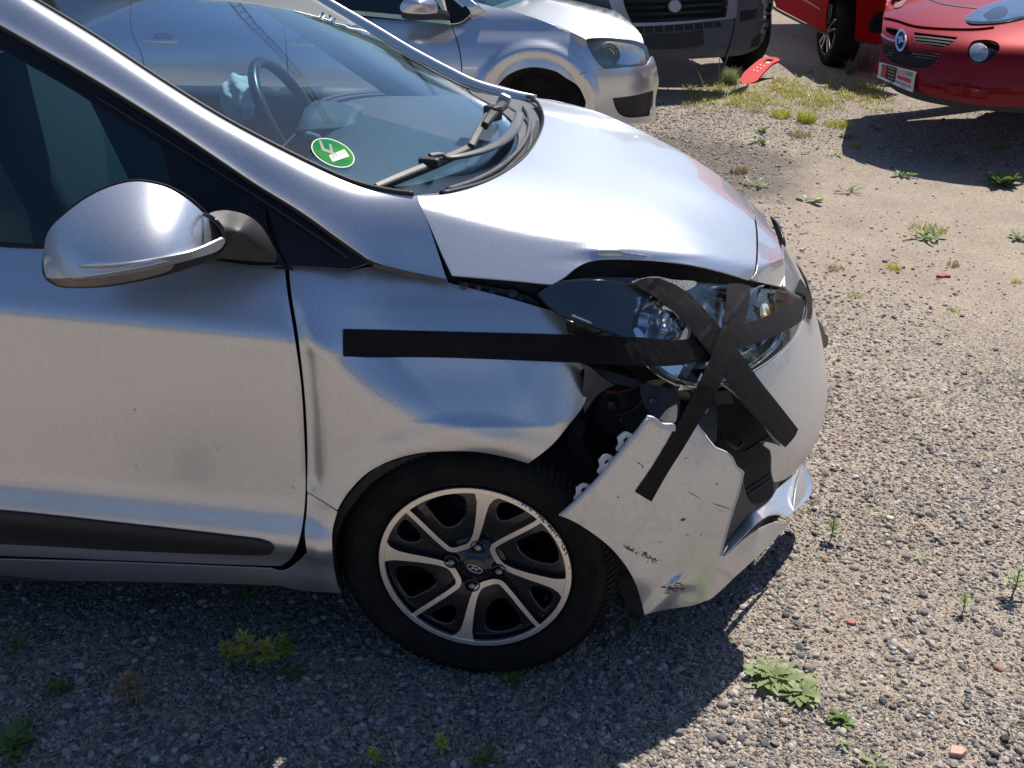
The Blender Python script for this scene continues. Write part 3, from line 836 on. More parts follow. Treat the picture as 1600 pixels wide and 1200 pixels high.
# cracked lens splinters
for pts in ([(1062, 442, 1), (1108, 447, 1), (1080, 462, 1)], [(1058, 462, 1), (1068, 446, 1), (1100, 470, 1), (1122, 490, 1), (1090, 486, 1)], [(1108, 478, 1), (1120, 500, 1), (1124, 530, 1), (1112, 505, 1)]):
    panel('lens_splinter', pts, lift(B0, .003), M['clear'], HL, step=6, thick=.002)
# clear stretched film at the broken upper edge
panel('clear_film', [(985, 441, 1), (1000, 436), (1024, 433), (1050, 438), (1085, 441), (1080, 450), (1060, 456), (1030, 450), (1005, 450)], lift(B0, .004), glass_mat('clear_film_wrap', (.9, .92, .93), dust=.5), HL, step=4, thick=.001)

# ---- under the torn skin: structure, foam, liner, hoses
panel('slam_panel', [(700, 432, 1), (800, 440), (862, 446), (885, 432), (915, 406), (1000, 400), (1100, 412), (1175, 440, 1), (1215, 452), (1100, 446), (960, 440), (880, 444), (845, 462), (880, 492), (860, 490), (790, 470), (698, 446, 1)],
      surfY([(700, 435, .16), (800, 450, .17), (860, 470, .18), (950, 420, .24), (1100, 425, .40), (1200, 450, .55)]), M['dark'], CAR, step=10)
for (u, v, y, r_) in ((725, 447, .135, .008), (768, 457, .14, .007), (800, 462, .145, .013), (812, 470, .14, .009), (748, 449, .14, .006)):
    c = atY(u, v, y); V, F = lathe_data([(0, -.008), (r_ * .6, -.008), (r_ * .62, -.002), (r_, -.002), (r_, .004)], 12); mkobj('bolt', [np.array(p) + c for p in V], F, M['greyplastic'], CAR)
panel('fender_bracket', [(715, 440, 1), (760, 448), (795, 455), (830, 466), (845, 480, 1), (810, 474), (760, 462), (714, 450, 1)], surfY([(715, 440, .15), (845, 475, .15), (780, 455, .15)]), M['greyplastic'], CAR, step=6)
panel('wheel_liner', [(800, 560, 1), (905, 560), (1010, 600), (1010, 650), (960, 715), (880, 795), (905, 815), (985, 885), (1008, 960), (975, 935), (945, 850), (880, 770), (800, 720, 1)],
      surfY([(800, 600, .20), (905, 560, .22), (1010, 620, .22), (880, 795, .13), (820, 720, .14), (1000, 950, .14), (960, 860, .13), (930, 680, .26)]), M['liner'], CAR, step=10)
panel('front_structure', [(870, 540, 1), (1020, 560), (1130, 600), (1200, 640), (1220, 720), (1240, 760), (1180, 850), (1120, 880), (1060, 900), (960, 860), (880, 780), (840, 650)],
      surfY([(870, 540, .34), (1020, 570, .36), (1200, 640, .5), (1240, 760, .72), (1120, 880, .42), (960, 860, .30), (880, 780, .3), (1040, 700, .42)]), M['dark'], CAR, step=14)
panel('lamp_bracket', [(1000, 600, 1), (1030, 603), (1058, 612), (1062, 640), (1050, 664), (1030, 655), (1012, 640), (1003, 622)], surfY([(1000, 600, .15), (1060, 612, .17), (1050, 660, .10), (1012, 640, .12), (1030, 625, .13)]), M['greyplastic'], CAR, step=6)
panel('torn_inner_skin', [(1084, 612, 1), (1108, 606), (1122, 610, 1), (1120, 640), (1118, 690), (1098, 672), (1086, 655)], surfY([(1084, 612, .20), (1122, 610, .24), (1118, 690, .16), (1090, 660, .15)]), M['greyplastic'], CAR, step=6)
foam = [(1128, 614, 1), (1145, 622), (1170, 645), (1190, 665), (1206, 690), (1208, 752, 1), (1206, 775), (1186, 786), (1164, 778), (1158, 740), (1140, 705), (1122, 690), (1112, 650)]
FOAM = surfY([(1128, 614, .24), (1206, 690, .33), (1208, 752, .36), (1186, 786, .34), (1112, 650, .22), (1160, 745, .27), (1170, 690, .27)])
fo = panel('impact_foam', foam, FOAM, M['liner'], CAR, step=6, thick=.05, lip=.004)
for (a, b) in (((1162, 705), (1204, 680)), ((1164, 765), (1206, 738)), ((1166, 772), (1206, 746))):
    P, N = surf_pn(FOAM, [a, b]); tube('foam_rib', [P[0] + N[0] * .003, P[1] + N[1] * .003], .002, M['interior'], fo, 6)
panel('bracket_plate', [(1112, 612, 1), (1140, 610, 1), (1146, 630, 1), (1113, 634, 1)], surfY([(1128, 615, .22)]), M['interior'], fo, step=6)
panel('grille_insert', [(1161, 745, 1), (1170, 782), (1190, 790), (1210, 772), (1246, 738, 1), (1254, 730, 1), (1210, 770), (1160, 815), (1124, 862, 1), (1134, 826), (1146, 790)],
      surfY([(1161, 745, .20), (1246, 738, .66), (1124, 862, .17), (1190, 790, .42), (1160, 815, .28)]), simple('grille_dark_grey', (.03, .029, .028), .6, var=.3, scale=40, bump=.3), CAR, step=8)
tube('hose', crpath([atY(*p) for p in ((985, 575, .20), (1003, 600, .19), (1002, 625, .18), (985, 642, .18), (960, 648, .19), (945, 640, .2))], 6), .005, M['blackplastic'], CAR, 8)
tube('wiring_loom', crpath([atY(*p) for p in ((900, 640, .19), (895, 680, .17), (905, 720, .16), (890, 760, .15), (900, 780, .14))], 6), [.012] * 25, M['liner'], CAR, 8)
panel('crash_rail', [(945, 612, 1), (1000, 625), (1010, 640, 1), (1002, 668), (985, 690, 1), (940, 668), (930, 640, 1)], surfY([(945, 612, .24), (1010, 640, .22), (940, 668, .25), (985, 690, .22)]), simple('dusty_steel_rail', (.055, .058, .062), .55, var=.5, scale=50), CAR, step=7, thick=.02)
for (u, v) in ((955, 634), (975, 655), (1020, 628), (1100, 640)):
    c = atY(u, v, .215 if u < 1000 else .125 if u < 1050 else .18); V, F = lathe_data([(0, -.008), (.006, -.008), (.0065, -.002), (.010, -.002), (.010, .004)], 6); mkobj('bolt', [np.array(p) + c for p in V], F, M['steel'], CAR, False)
tube('wiring_loom', crpath([atY(*p) for p in ((905, 590, .17), (930, 606, .16), (962, 612, .17), (990, 606, .18), (1010, 590, .19))], 6), .004, simple('red_brown_wire', (.12, .03, .02), .5), CAR, 6)
tube('wiring_loom', crpath([atY(*p) for p in ((1098, 650, .2), (1120, 665, .21), (1135, 690, .2), (1150, 700, .22), (1160, 690, .24))], 6), .004, M['blackplastic'], CAR, 6)
panel('lamp_mount', [(925, 575, 1), (960, 583), (1000, 596, 1), (996, 606, 1), (955, 596), (922, 588, 1)], surfY([(925, 575, .15), (1000, 600, .16), (922, 588, .14)]), M['interior'], CAR, step=6, thick=.008)
panel('liner_rag', [(893, 655, 1), (915, 660), (910, 690), (925, 720), (930, 745), (905, 765), (885, 790, 1), (890, 750), (886, 700)], surfY([(893, 655, .16), (925, 720, .13), (885, 790, .10), (890, 700, .14), (910, 750, .12)]), M['liner'], CAR, step=6)
tearbits = panel('torn_fender_flange', [(905, 568, 1), (922, 574), (938, 588), (960, 602, 1), (940, 612), (925, 628), (914, 645, 1), (912, 610), (915, 580)], surfY([(905, 568, .05), (960, 602, .13), (914, 640, .09), (935, 590, .10)]), M['greyplastic'], CAR, step=5)

# grille end sticking out on the far side of the nose
panel('grille_end', [(1266, 476, 1), (1274, 492), (1284, 508), (1290, 522), (1294, 526), (1293, 540), (1287, 545), (1286, 575), (1288, 600), (1282, 590), (1277, 565), (1276, 545), (1270, 520), (1267, 495)],
      surfY([(1266, 476, .78), (1294, 530, .95), (1288, 600, .95), (1276, 545, .80)]), M['blackplastic'], CAR, step=4, thick=.02)

# ---- black tape strips
def tape(outline, pts, label):
    base = pts if callable(pts) else surfY(pts)
    ph = rnd.uniform(0, 6)
    def s(uv):
        uv = np.asarray(uv, float).reshape(-1, 2); u, v = uv[:, 0], uv[:, 1]
        k = .0012 * np.sin(u * .05 + v * .03 + ph) * np.sin(v * .07 - u * .021 + ph) + .0003 * np.sin(u * .31 - v * .22 + 2 * ph) + .0018 * np.exp(-(np.sin(u * .021 + v * .017 + ph) / .12) ** 2)
        return base(uv) - rays(uv) * np.abs(k)[:, None]
    o = panel('tape_strip', outline, s, M['tape'], CAR, step=6, thick=.0006, lip=.0003); o['label'] = label; return o
def blend(sa, sb, u0, u1):
    def f(uv):
        uv = np.asarray(uv, float).reshape(-1, 2); A = sa(uv); B = sb(uv); t = sstep(uv[:, 0], u0, u1)
        da = (A - CAM) @ _F; db = (B - CAM) @ _F
        return CAM[None] + rays(uv) * (da * (1 - t) + db * t)[:, None]
    return f
fy = lambda u, v, d=.002: float((surf_pn(SIDE, [(u, v)])[0])[0][1]) - d
by = lambda u, v, d=.003: float(lift(B0, d)([(u, v)])[0][1])
tape([(537, 514, 1), (700, 518), (860, 522), (1000, 527), (1060, 531), (1100, 524), (1150, 510), (1200, 493), (1240, 473), (1258, 462, 1), (1260, 480), (1257, 497, 1), (1235, 513), (1200, 529), (1153, 545), (1110, 560), (1070, 569), (1030, 572),
      (960, 570), (860, 565), (700, 559), (600, 558), (538, 557, 1), (537, 535)],
     blend(lift(SIDE, .003), lift(B0, .004), 850, 985),
     'long horizontal strip of black tape from wing to lamp')
tape([(986, 444, 1), (1004, 436), (1026, 436, 1), (1060, 452), (1090, 478), (1120, 512), (1150, 550), (1180, 592), (1212, 632), (1242, 670, 1), (1236, 682), (1222, 698, 1), (1204, 680), (1165, 640), (1133, 598), (1115, 568), (1090, 535), (1062, 500), (1030, 472), (1005, 456)],
     lift(B0, .008),
     'black tape strip running diagonally over the lamp to the bumper face')
tape([(1136, 444, 1), (1155, 443), (1173, 447, 1), (1171, 470), (1166, 495), (1156, 524), (1141, 565), (1120, 612), (1095, 655), (1070, 697), (1044, 738), (1018, 784, 1), (993, 769, 1), (1020, 730), (1050, 680), (1076, 630), (1096, 590), (1112, 556), (1126, 515), (1134, 480)],
     lambda uv: (lambda uv, A, B, t: CAM[None] + rays(uv) * (((A - CAM) @ _F) * (1 - t) + ((B - CAM) @ _F) * t)[:, None])(np.asarray(uv, float).reshape(-1, 2), lift(B0, .022)(uv), lift(piece_surf, .005)(uv), sstep(np.asarray(uv, float).reshape(-1, 2)[:, 1], 590, 670)),
     'black tape strip hanging down onto the torn bumper corner')
tape([(1247, 437, 1), (1256, 450), (1263, 465), (1266, 485), (1263, 500), (1258, 497, 1), (1260, 480), (1257, 467), (1250, 461), (1238, 458, 1)],
     lift(B0, .006), 'end of black tape folded round the nose of the car')

# ---- windscreen, cowl, wipers
panel('windscreen', [(-130, -112, 1), (0, -32), (52, -3), (150, 56), (250, 122), (330, 172), (400, 211), (500, 261), (560, 286), (610, 299), (650, 303), (700, 297), (745, 283), (783, 258), (803, 230), (806, 208), (795, 188), (770, 168), (740, 150, 1),
                     (680, 113), (600, 65), (500, 4), (420, -44), (300, -118, 1)], WIND, M['windshield'], CAR, step=14, thick=.004)
blackband = panel('windscreen_black_band', [(500, 266, 1), (560, 291), (610, 303), (650, 306), (700, 300), (748, 286), (786, 261), (807, 232), (810, 208), (799, 187), (772, 166), (742, 148, 1), (735, 152, 1), (764, 174), (780, 195), (781, 215), (768, 235), (740, 255), (700, 270), (650, 284), (600, 286), (548, 277)],
      lift(WIND, -.008), M['blackgloss'], CAR, step=8, thick=.002)
# cowl panel between glass and bonnet
cow = lambda u, v: WIND([(u, v)])[0]
CWL = hit(lambda P, uv: P[:, 2] - hood_z(P[:, 0], P[:, 1]) + .028, 1.4, 4.6, 110)
COWL = panel('cowl_panel', [(648, 308, 1), (700, 303), (748, 290), (790, 270), (824, 243), (845, 210), (851, 185), (846, 165), (834, 150), (760, 128), (712, 120, 1), (740, 148, 1), (772, 166), (799, 187), (810, 208), (807, 232), (786, 261), (748, 286), (700, 299), (650, 305)],
      CWL, M['greyplastic'], CAR, step=6, thick=.006)
hr = simple('rubber_bonnet_seal', (.008, .008, .009), .5)
def hood_on(pts, dz):
    P = hit(lambda P, uv: P[:, 2] - hood_z(P[:, 0], P[:, 1]) - dz, 1.4, 4.6, 110)(pts); return crpath(P, 4)
tube('bonnet_seal', hood_on([(690, 303), (748, 289), (790, 269), (824, 242), (844, 210), (850, 186), (846, 168), (832, 153), (800, 143), (760, 133)], -.012), .007, hr, COWL, 8)
tube('cowl_step', hood_on([(700, 296), (740, 283), (780, 262), (812, 232), (826, 205), (826, 182), (818, 168)], -.022), .006, M['greyplastic'], COWL, 8)
# louvre slots in the cowl
vs = []; fs = []
SL = hit(lambda P, uv: P[:, 2] - hood_z(P[:, 0], P[:, 1]) + .0265, 1.4, 4.6, 110)
def louvres(path, n, hh):
    p = crpath([(a, b, 0) for a, b in path], 20)[:, :2]; d = np.r_[0, np.cumsum(np.linalg.norm(np.diff(p, axis=0), axis=1))]
    for s in np.linspace(0, d[-1], n):
        u = np.interp(s, d, p[:, 0]); v = np.interp(s, d, p[:, 1]); u2 = np.interp(s + 1, d, p[:, 0]); v2 = np.interp(s + 1, d, p[:, 1])
        t = np.array([u2 - u, v2 - v]); t /= np.linalg.norm(t) + 1e-9; nn = np.array([-t[1], t[0]])
        for k in (-1, 1):
            c = np.array([u, v]) + nn * k * hh * .55
            q = [c - t * .7 - nn * hh * .45, c + t * .7 - nn * hh * .45, c + t * .7 + nn * hh * .45 + [1.5, 0], c - t * .7 + nn * hh * .45 + [1.5, 0]]
            P = SL(q); k0 = len(vs); vs.extend(P); fs.append([k0, k0+1, k0+2, k0+3])
louvres([(802, 250), (822, 230), (838, 205), (843, 186)], 22, 5)
louvres([(770, 268), (792, 255)], 9, 6)
louvres([(716, 298), (740, 290), (762, 277)], 15, 3)
o_ = mkobj('cowl_louvre_slots', vs, fs, M['rubber'], COWL, False); o_['kind'] = 'stuff'

# wipers: arm, blade, joint
W1 = thing('tmp', '', '') if False else None
def wpt(u, v, h): # a point h metres above the glass
    return hit(lambda P, uv: wshield(P, uv) - h * .8, 1.0, 4.5)([(u, v)])[0]
def barloft(name, path, w_, t_, mat, parent):
    P = crpath(path, 6); T = np.gradient(P, axis=0); T /= np.linalg.norm(T, axis=1)[:, None]
    up_ = np.array([.35, -.25, .9]); V = []; F = []
    ws = np.interp(np.linspace(0, 1, len(P)), np.linspace(0, 1, len(w_)), w_)
    for p, t, ww in zip(P, T, ws):
        s = np.cross(t, up_); s /= np.linalg.norm(s); n_ = np.cross(s, t)
        for a, b in ((-1, -1), (-1, .6), (-.6, 1), (.6, 1), (1, .6), (1, -1)):
            V.append(p + s * ww * a + n_ * t_ * b)
    m = len(P)
    for i in range(m - 1):
        for k in range(6): F.append([i*6 + k, i*6 + (k+1) % 6, (i+1)*6 + (k+1) % 6, (i+1)*6 + k])
    F += [[5, 4, 3, 2, 1, 0], [(m-1)*6 + k for k in range(6)]]
    return mkobj(name, V, F, mat, parent, False)
wgrey = simple('faded_wiper_grey', (.075, .072, .07), .5, var=.2, scale=80)
warm = simple('wiper_arm_paint', (.06, .065, .075), .4, var=.15, scale=60)
wip = barloft('wiper_arm', [wpt(812, 178, .03), wpt(806, 197, .038), wpt(788, 218, .04), wpt(760, 233, .038), wpt(725, 243, .034), wpt(700, 246, .03), wpt(690, 241, .034), wpt(672, 243, .034)], [.012, .013, .011, .008, .006, .005, .005, .006], .0035, warm, CAR)
barloft('wiper_blade', [wpt(588, 291, .012), wpt(630, 273, .014), wpt(680, 253, .016), wpt(720, 236, .017), wpt(738, 227, .018)], [.007, .008, .008, .008, .007], .004, wgrey, wip)
barloft('blade_rubber', [wpt(592, 295, .005), wpt(635, 277, .005), wpt(682, 258, .006), wpt(736, 233, .007)], [.004, .004, .004, .004], .006, M['rubber'], wip)
V, F = box_data((0, 0, 0), (.045, .022, .022), Matrix.Rotation(math.radians(-15), 3, 'Z'), .006); c = wpt(671, 254, .022)
mkobj('blade_joint', [v + c for v in V], F, M['blackplastic'], wip, False)
w2 = barloft('wiper_arm', [wpt(790, 160, .05), wpt(776, 172, .05), wpt(766, 183, .05), wpt(757, 196, .045)], [.010, .012, .010, .008], .008, M['blackplastic'], CAR)
barloft('wiper_blade', [wpt(736, 228, .026), wpt(744, 212, .030), wpt(753, 196, .034), wpt(762, 180, .038)], [.008, .009, .009, .008], .005, wgrey, w2)
V, F = box_data((0, 0, 0), (.032, .024, .036), Matrix.Rotation(math.radians(25), 3, 'Y'), .007); c = wpt(787, 158, .055)
mkobj('arm_cap', [v + c for v in V], F, simple('polished_cap', (.45, .46, .48), .3, metal=.8, var=.3), w2, False)
V, F = box_data((0, 0, 0), (.04, .03, .035), Matrix.Rotation(math.radians(-40), 3, 'Z'), .006); c = wpt(770, 176, .045)
mkobj('blade_joint', [v + c for v in V], F, M['blackplastic'], w2, False)

# ---- emission sticker behind the glass
SK = lift(WIND, .0035)
def ell(cu, cv, a, b, rot, n=28):
    r = math.radians(rot); return [(cu + a * math.cos(t) * math.cos(r) - b * math.sin(t) * math.sin(r), cv + a * math.cos(t) * math.sin(r) + b * math.sin(t) * math.cos(r)) for t in np.linspace(0, 2 * math.pi, n, endpoint=False)]
green = simple('green_sticker_print', (.02, .42, .16), .5, var=.0)
mm, nt_, b_ = new_mat('green_emission_sticker'); n_ = noise(nt_, 14, 2, .5)
r_ = ramp(nt_, n_.outputs[0], [(.42, (.0, .15, .05)), (.58, (.04, .22, .03))]); nt_.links.new(r_.outputs[0], b_.inputs['Base Color']); b_.inputs['Roughness'].default_value = .8; b_.inputs['Specular IOR Level'].default_value = .1
st = panel('sticker', ell(519.5, 241, 36, 19.5, 24), SK, simple('white_sticker_edge', (.30, .42, .35), .5), CAR, step=5, thick=.0004)
panel('sticker_face', ell(519.5, 241, 34, 17.8, 24), lift(WIND, .0042), mm, st, step=5, thick=.0003)
ink = simple('dark_print_ink', (.006, .03, .03), .5)
LW = lift(WIND, .0048)
panel('sticker_digit', [(497, 222, 1), (501, 223, 1), (506, 235, 1), (515, 238, 1), (513, 228, 1), (517, 229, 1), (520, 241, 1), (525, 243, 1), (526, 246, 1), (521, 245, 1), (522, 250, 1), (518, 249, 1), (516, 243, 1), (502, 238, 1)], LW, ink, st, step=3, thick=.0002)
panel('sticker_field', [(513, 246, 1), (537, 236, 1), (545, 247, 1), (519, 256, 1)], LW, simple('white_print', (.36, .44, .40), .5), st, step=4, thick=.0002)
P0, N0 = surf_pn(LW, [(518, 250), (540, 241)])
vs = []; fs = []
for k in range(7):
    t = .1 + k * .12; u = 517 + 24 * t; v = 251 - 9.5 * t
    hgt = rnd.choice([4, 5, 3]); q = [(u, v), (u + .9, v - .4), (u + 1.3, v - .4 - hgt), (u + .4, v - hgt)]
    if k % 2: q = [(u, v), (u + 2.2, v - 1), (u + 2.4, v - 2.2), (u + .2, v - 1.2)]
    P, N = surf_pn(LW, q); k0 = len(vs); vs += list(P + N * .0004); fs.append([k0, k0+1, k0+2, k0+3])
o_ = mkobj('sticker_writing', vs, fs, ink, st, False)

# ---- door mirror
def mpan(name, out, pts, mat, par, **k): return panel(name, out, surfY(pts), mat, par, **k)
# shell as a closed rounded body: lofted sections from the outer tip to the arm
def sect(c, w_, h, d, n=20, sq=2.6):
    """c centre; h half height (z), d half depth (y)"""
    out = []
    for t in np.linspace(0, 2 * math.pi, n, endpoint=False):
        ct, st_ = math.cos(t), math.sin(t)
        out.append((c[0] + w_ * (abs(st_) ** (2/sq)) * np.sign(st_) * .0, c[1] + d * abs(ct) ** (2/sq) * np.sign(ct), c[2] + h * abs(st_) ** (2/sq) * np.sign(st_)))
    return out
mir_top = [(-10, 0)]
def MSH(uv):
    uv = np.asarray(uv, float).reshape(-1, 2); u, v = uv[:, 0], uv[:, 1]; h = 414 - v - .0006 * (u - 200) ** 2
    y = -.175 + .00048 * h + 3.6e-6 * h ** 2 + 3.4e-6 * (u - 185) ** 2 + 1.2e-10 * (u - 185) ** 4
    r = rays(uv); return CAM[None] + r * ((y - CAM[1]) / r[:, 1])[:, None]
MIRR = panel('mirror_shell', [(68, 398, 1), (71, 374), (78, 358), (92, 343), (130, 313), (170, 293), (211, 284), (250, 290), (284, 306), (312, 328), (334, 352), (347, 372, 1), (340, 384), (300, 398), (240, 412), (200, 420), (140, 430), (85, 434), (72, 432, 1), (68, 415)],
      MSH,
      M['silver'], DOOR, step=6, thick=.004, lip=.003)
MIRR2 = panel('mirror_lower_cap', [(71, 400, 1), (88, 408), (108, 414), (130, 416), (165, 415), (200, 412), (250, 404), (300, 393), (347, 373, 1), (352, 378), (340, 392), (300, 405), (240, 420), (170, 432), (110, 436), (76, 434, 1), (70, 418)],
      surfY([(71, 402, -.118), (130, 416, -.171), (200, 412, -.180), (300, 393, -.128), (350, 375, -.068), (340, 392, -.068), (240, 420, -.150), (110, 436, -.128), (76, 434, -.112)]), M['silver'], MIRR, step=5, thick=.003)
panel('mirror_indicator', [(74, 433, 1), (110, 435), (170, 431), (240, 421), (272, 415, 1), (262, 424), (220, 436), (160, 446), (110, 448), (88, 444, 1)],
      surfY([(74, 433, -.115), (110, 435, -.132), (240, 421, -.138), (272, 415, -.12), (160, 446, -.105), (88, 444, -.10)]), simple('smoky_indicator_lens', (.30, .27, .23), .15, metal=.6, var=.4, scale=30), MIRR, step=5, thick=.003)
mpan('mirror_base_edge', [(70, 396, 1), (66, 415), (70, 434), (86, 446), (110, 450), (165, 448), (225, 438), (275, 425), (330, 405), (352, 385), (354, 370), (347, 371, 1), (346, 385), (300, 404), (240, 417), (170, 428), (100, 432), (74, 425)],
     [(70, 400, -.105), (70, 434, -.10), (110, 450, -.095), (225, 438, -.10), (330, 405, -.045), (352, 378, -.01)], M['blackplastic'], MIRR, step=6, thick=.012)
mpan('mirror_back', [(72, 374, 1), (92, 340), (130, 310), (170, 290), (211, 281), (252, 287), (288, 303), (318, 327), (345, 360), (350, 385), (300, 402), (200, 424), (90, 438), (68, 420)],
     [(72, 400, -.07), (211, 284, -.02), (345, 372, .01), (200, 424, -.07), (200, 350, -.03)], M['dark'], MIRR, step=14)
ARM = panel('mirror_arm', [(322, 336, 1), (338, 330), (358, 329), (385, 336), (405, 350), (420, 372), (432, 398), (430, 410, 1), (400, 408), (370, 406), (345, 404), (325, 408), (300, 412, 1), (325, 400), (347, 386), (352, 370), (342, 352)],
      surfY([(322, 336, -.015), (358, 329, .035), (405, 350, .055), (430, 405, .055), (352, 378, -.025), (375, 360, -.022), (395, 385, .010), (350, 404, .01), (300, 412, -.02), (340, 350, -.02)]), simple('grained_black_arm', (.03, .028, .028), .42, var=.2, scale=200, bump=.3), MIRR, step=6, thick=.006)
tube('mirror_joint_ring', crpath([atY(*p) for p in ((318, 334, -.03), (336, 344, -.05), (349, 362, -.05), (352, 380, -.04), (345, 392, -.03))], 5), .004, M['blackgloss'], MIRR, 8)

# ============================================================ wheel
steer = math.radians(-4.6)
def wheel_local(V): 
    c, s = math.cos(steer), math.sin(steer)
    V = np.array(V, float); x, y, z = V.T
    return np.stack([x * c - y * s, x * s + y * c + .030, z + .283], 1)
WHEEL = None
def lathe_obj(name, prof, mat, parent, n=64):
    V, F = lathe_data(prof, n); return mkobj(name, wheel_local(V), F, mat, parent)
# tyre (axis is y, outside face towards -y)
tp = [(.203, .012), (.206, -.002), (.214, -.010), (.235, -.017), (.252, -.016), (.254, -.0175), (.257, -.016), (.272, -.008), (.283, .004), (.289, .016), (.291, .03), (.2915, .045), (.286, .047), (.286, .052), (.292, .054), (.2925, .085), (.287, .087), (.287, .093), (.2925, .095), (.292, .13), (.286, .132), (.286, .138), (.291, .14), (.288, .165), (.27, .185), (.235, .19), (.205, .17)]
V, F = lathe_data(tp, 180)
V = np.array(V); V[:, 2] = np.where(V[:, 2] < -.279, -.279 + (V[:, 2] + .279) * .15, V[:, 2])
TYRE = mkobj('wheel', wheel_local(V), F, M['tyre'], CAR); WHEEL = TYRE
# shoulder tread blocks
vs = []; fs = []
for k in range(120):
    th = 2 * math.pi * k / 120
    for (r0, r1, h0, h1, dth) in ((.270, .2935, -.004, .040, .017),):
        c = []
        for (r, h) in ((r0 + .004, h0 - .004), (.284, .0035), (.2915, .016), (r1 - .0005, h1)):
            for sgn in (-1, 1):
                a = th + sgn * dth + (.02 if h > .01 else 0) * 1
                c.append(((r + .0015) * math.cos(a), h - .0012, (r + .0015) * math.sin(a)))
        k0 = len(vs); vs += c
        for i in range(3): fs.append([k0 + 2*i, k0 + 2*i + 1, k0 + 2*i + 3, k0 + 2*i + 2])
vv = np.array(vs); vv[:, 2] = np.where(vv[:, 2] < -.280, -.280, vv[:, 2])
tb = mkobj('tread_blocks', wheel_local(vv), fs, M['tyre'], WHEEL, False); tb['kind'] = 'stuff'
RIM = lathe_obj('rim', [(.2045, .010), (.2045, -.003), (.202, -.006), (.1985, -.005), (.1965, .000), (.193, .012), (.186, .03), (.182, .09), (.185, .15), (.2, .17)], M['wheelblack'], WHEEL)
lathe_obj('brake_drum', [(0, .085), (.05, .085), (.055, .075), (.075, .075), (.08, .095), (.125, .095), (.127, .11), (.06, .12)], M['brake'], WHEEL, 48)
lathe_obj('wheel_inner_wall', [(.0, .14), (.185, .14)], M['dark'], WHEEL, 32)
cal = box('brake_caliper', (0, 0, 0), (.05, .05, .12), M['dark'], WHEEL, None, .01)
cal.data.transform(Matrix.Translation((.10, .125, .31)))
def P2(r, deg): return (r * math.cos(math.radians(deg)), r * math.sin(math.radians(deg)))
def flatplate(name, outer, holes, y0, thick, mat, parent, step=.006, dish=None, lip=.001):
    loops = [np.array(outer)] + [np.array(h) for h in holes]
    uv, F = fill2d(loops, step)
    r = np.hypot(uv[:, 0], uv[:, 1]); yy = np.full(len(uv), y0) + (dish(r) if dish else 0)
    V = wheel_local(np.stack([uv[:, 0], yy, uv[:, 1]], 1))
    e = 1e-4; sl = ((dish(r + e) - dish(r)) / e) if dish else r * 0
    Nl = np.stack([sl * uv[:, 0] / (r + 1e-9), -np.ones(len(r)), sl * uv[:, 1] / (r + 1e-9)], 1); Nl /= np.linalg.norm(Nl, axis=1)[:, None]
    c, s = math.cos(steer), math.sin(steer); N = np.stack([Nl[:, 0] * c - Nl[:, 1] * s, Nl[:, 0] * s + Nl[:, 1] * c, Nl[:, 2]], 1)
    return sheet_from(V, N, F, name, mat, parent, thick, lip=lip)
dish = lambda r: .022 * np.clip(1 - r / .2, 0, 1) ** 1.3
def ring(R, n=96): return [(R * math.cos(t), R * math.sin(t)) for t in np.linspace(0, 2 * math.pi, n, endpoint=False)]
Uc = [(.196, 45, .0035), (.170, 45.5, .0036), (.137, 47.2, .0037), (.105, 50, .0037), (.080, 53.0, .0038), (.066, 54.5, .0039), (.055, 48, .0041), (.0505, 33, .0043), (.051, 17, .0043), (.060, 4.5, .0044), (.080, -2.5, .0048), (.11, -5.4, .0056), (.14, -6.4, .0068), (.165, -7.0, .0085), (.182, -7.5, .013), (.196, -8, .024)]
holesA = []
for k in range(4):
    b = 90 * k
    cen = np.array([P2(r, a + b) for r, a, _ in Uc]); pc = crpath(np.c_[cen, np.zeros(len(cen))], 6)[:, :2]
    wd = 1.45 * np.interp(np.linspace(0, 1, len(pc)), np.linspace(0, 1, len(Uc)), [q[2] for q in Uc])
    T = np.gradient(pc, axis=0); T /= np.linalg.norm(T, axis=1)[:, None]; Nn = np.c_[-T[:, 1], T[:, 0]]
    L = pc + Nn * wd[:, None]; Rr = pc - Nn * wd[:, None]
    # wider ends sit under the machined ring
    V2 = np.concatenate([L, Rr]); m = len(pc)
    rr = np.hypot(V2[:, 0], V2[:, 1]); V2 *= np.minimum(1, .199 / rr)[:, None]; rr = np.minimum(rr, .199)
    y_top = -.0045 + dish(rr)
    Vt = wheel_local(np.c_[V2[:, 0], y_top, V2[:, 1]]); Vb = wheel_local(np.c_[V2[:, 0] * 1.0, y_top + .016, V2[:, 1]])
    V = np.concatenate([Vt, Vb]); F = []
    for i in range(m - 1):
        F.append([i, i + 1, m + i + 1, m + i])
    Fs = []
    for i in range(m - 1):
        Fs.append([i, 2*m + i, 2*m + i + 1, i + 1]); Fs.append([m + i, m + i + 1, 3*m + i + 1, 3*m + i])
    mkobj('spoke_edge', Vt, F, M['machined'], WHEEL, False)
    o = mkobj('spoke_wall', V, Fs, M['wheelblack'], WHEEL, True)
    # window between the two arms, and the window to the neighbour
    holesA.append(smooth_outline([P2(.176, 35 + b), P2(.150, 37 + b), P2(.122, 38 + b), P2(.104, 36 + b), P2(.098, 27 + b), P2(.102, 18 + b), P2(.120, 9 + b), P2(.146, 6 + b), P2(.170, 7 + b), P2(.180, 14 + b), P2(.181, 25 + b)], .006))
    holesA.append(smooth_outline([P2(.178, 54 + b), P2(.152, 56 + b), P2(.132, 60 + b), P2(.124, 66 + b), P2(.132, 71 + b), P2(.152, 73 + b), P2(.172, 71 + b), P2(.181, 63 + b)], .006))
